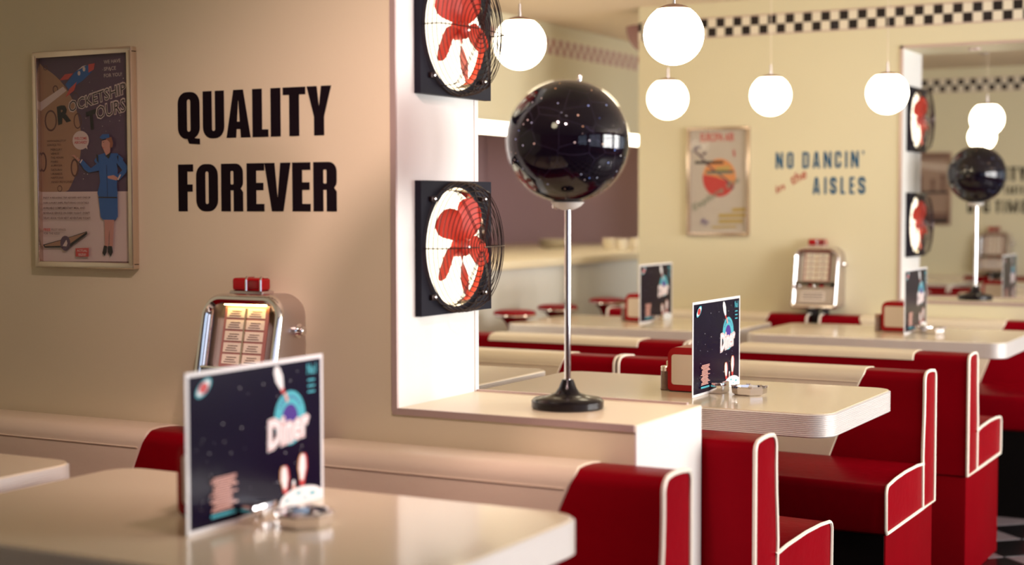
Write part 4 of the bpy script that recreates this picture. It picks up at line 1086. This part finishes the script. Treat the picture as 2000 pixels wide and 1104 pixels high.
def make_stool(label):
    root = thing('bar_stool', label, 'stool', group='red bar stools at the counter')
    mb = MB(); mb.lathe([(0, .806), (.07, .805), (.092, .800), (.097, .792), (.096, .782)], 'red', 32, cap=False); mb.build('seat', root)
    mb = MB(); mb.lathe([(.096, .783), (.090, .776), (.060, .768), (.040, .745), (.028, .715), (.020, .690)], 'redbase', 32, cap=False); mb.build('seat_funnel', root)
    mb = MB(); mb.lathe([(.0975, .779), (.099, .782), (.0975, .786)], 'chrome', 32, cap=False); mb.build('seat_rim', root)
    mb = MB(); mb.lathe([(.018, .02), (.018, .70)], 'chrome', 16); mb.build('pole', root)
    mb = MB(); mb.lathe([(.105, 0), (.105, .008), (.08, .018), (.03, .036), (.018, .06)], 'chrome', 28); mb.build('foot', root)
    mb = MB(); mb.tube([(.075 * math.cos(2*PI*k/24), .075 * math.sin(2*PI*k/24), .25) for k in range(24)], .007, 'chrome', 6, True)
    for k in range(2): mb.tube([(-.075, 0, .25), (.075, 0, .25)] if k == 0 else [(0, -.075, .25), (0, .075, .25)], .005, 'chrome', 6)
    mb.build('foot_ring', root)
    return root
st0 = make_stool('red bar stool at the counter, next to the near fan pillar'); st0.location = (-3.30, 6.09, 0)
again(st0, (-3.30, 6.52, 0), 'red bar stool at the counter, just behind the globe pole')
again(st0, (-3.30, 7.09, 0), 'red bar stool at the counter, right of the globe pole')
again(st0, (-3.30, 7.60, 0), 'red bar stool at the counter, mostly hidden by the small menu card')

k = thing('plate_stack', 'stack of pale plates on the counter right of the globe pole', 'plates', (-4.35, 8.55, 1.013))
for i in range(6):
    mb = MB(); mb.lathe([(0, .0), (.06, .0), (.10, .012), (.102, .014), (.06, .004), (0, .004)], 'creamtile', 24, (0, 0, .008 * i)); mb.build('plate', k)
k = thing('coffee_machine', 'dark squat machine on the counter next to the near fan pillar', 'machine', (-4.62, 7.90, 1.013))
mb = MB(); mb.box(-.09, .09, -.13, .10, 0, .10, 'blackmat', .008); mb.build('body', k)
mb = MB(); mb.box(-.07, .07, -.11, .0, .10, .115, 'satin', .004); mb.build('lid', k)
mb = MB(); mb.box(.09, .094, -.10, .02, .03, .07, 'lampcap', .001); mb.build('front_plate', k)
for i, (dx, dy) in enumerate(((0, 0), (.02, .16), (-.12, .08), (-.02, .33))):
    c = thing('cup', ('white cup on the counter nearest the wall edge', 'second white cup along the counter by the wall edge', 'white cup behind the two by the wall edge', 'last white cup on the counter, at the wall edge')[i], 'cup', (-3.80 + dx, 8.35 + dy, 1.013), group='cups on the counter')
    mb = MB(); mb.lathe([(0, 0), (.026, 0), (.034, .02), (.038, .065), (.035, .065), (.031, .02), (0, .006)], 'creamtile', 20); mb.build('body', c)
    mb = MB(); mb.tube([(.036 + .02 * math.sin(PI * q / 6), 0, .015 + .04 * q / 6) for q in range(7)], .004, 'creamtile', 6); mb.build('handle', c)

up = thing('wall_uplighter', 'mauve half bowl wall light high on the end of the middle wall', 'light', (XW, YB + .14, 2.085))
mb = MB(); n = 16; vs = []; fs = []
for i in range(9):
    a = PI / 2 * i / 8
    for q in range(n + 1):
        b = PI * q / n; r = .12 * math.cos(a); vs.append((-r * math.sin(b), r * math.cos(b), .085 - .14 * math.sin(a)))
for i in range(8):
    for q in range(n): fs.append((i*(n+1)+q, i*(n+1)+q+1, (i+1)*(n+1)+q+1, (i+1)*(n+1)+q))
mb.add(vs, fs, 'uplight', True); mb.build('bowl', up)
mb = MB(); mb.box(-.012, 0, -.05, .05, -.02, .08, 'trim', .003); mb.build('back_plate', up)
dl = thing('recessed_spotlight', 'small recessed spotlight in the underside of the distant lintel', 'light', (-1.50, YB + .17, ZH))
mb = MB(); mb.lathe([(.030, 0), (.030, -.004), (.024, -.006), (.022, .0)], 'trim', 24, cap=False); mb.build('rim', dl)
mb = MB(); mb.lathe([(0, -.001), (.023, -.001)], 'blackmat', 24, cap=False); mb.build('lens', dl)
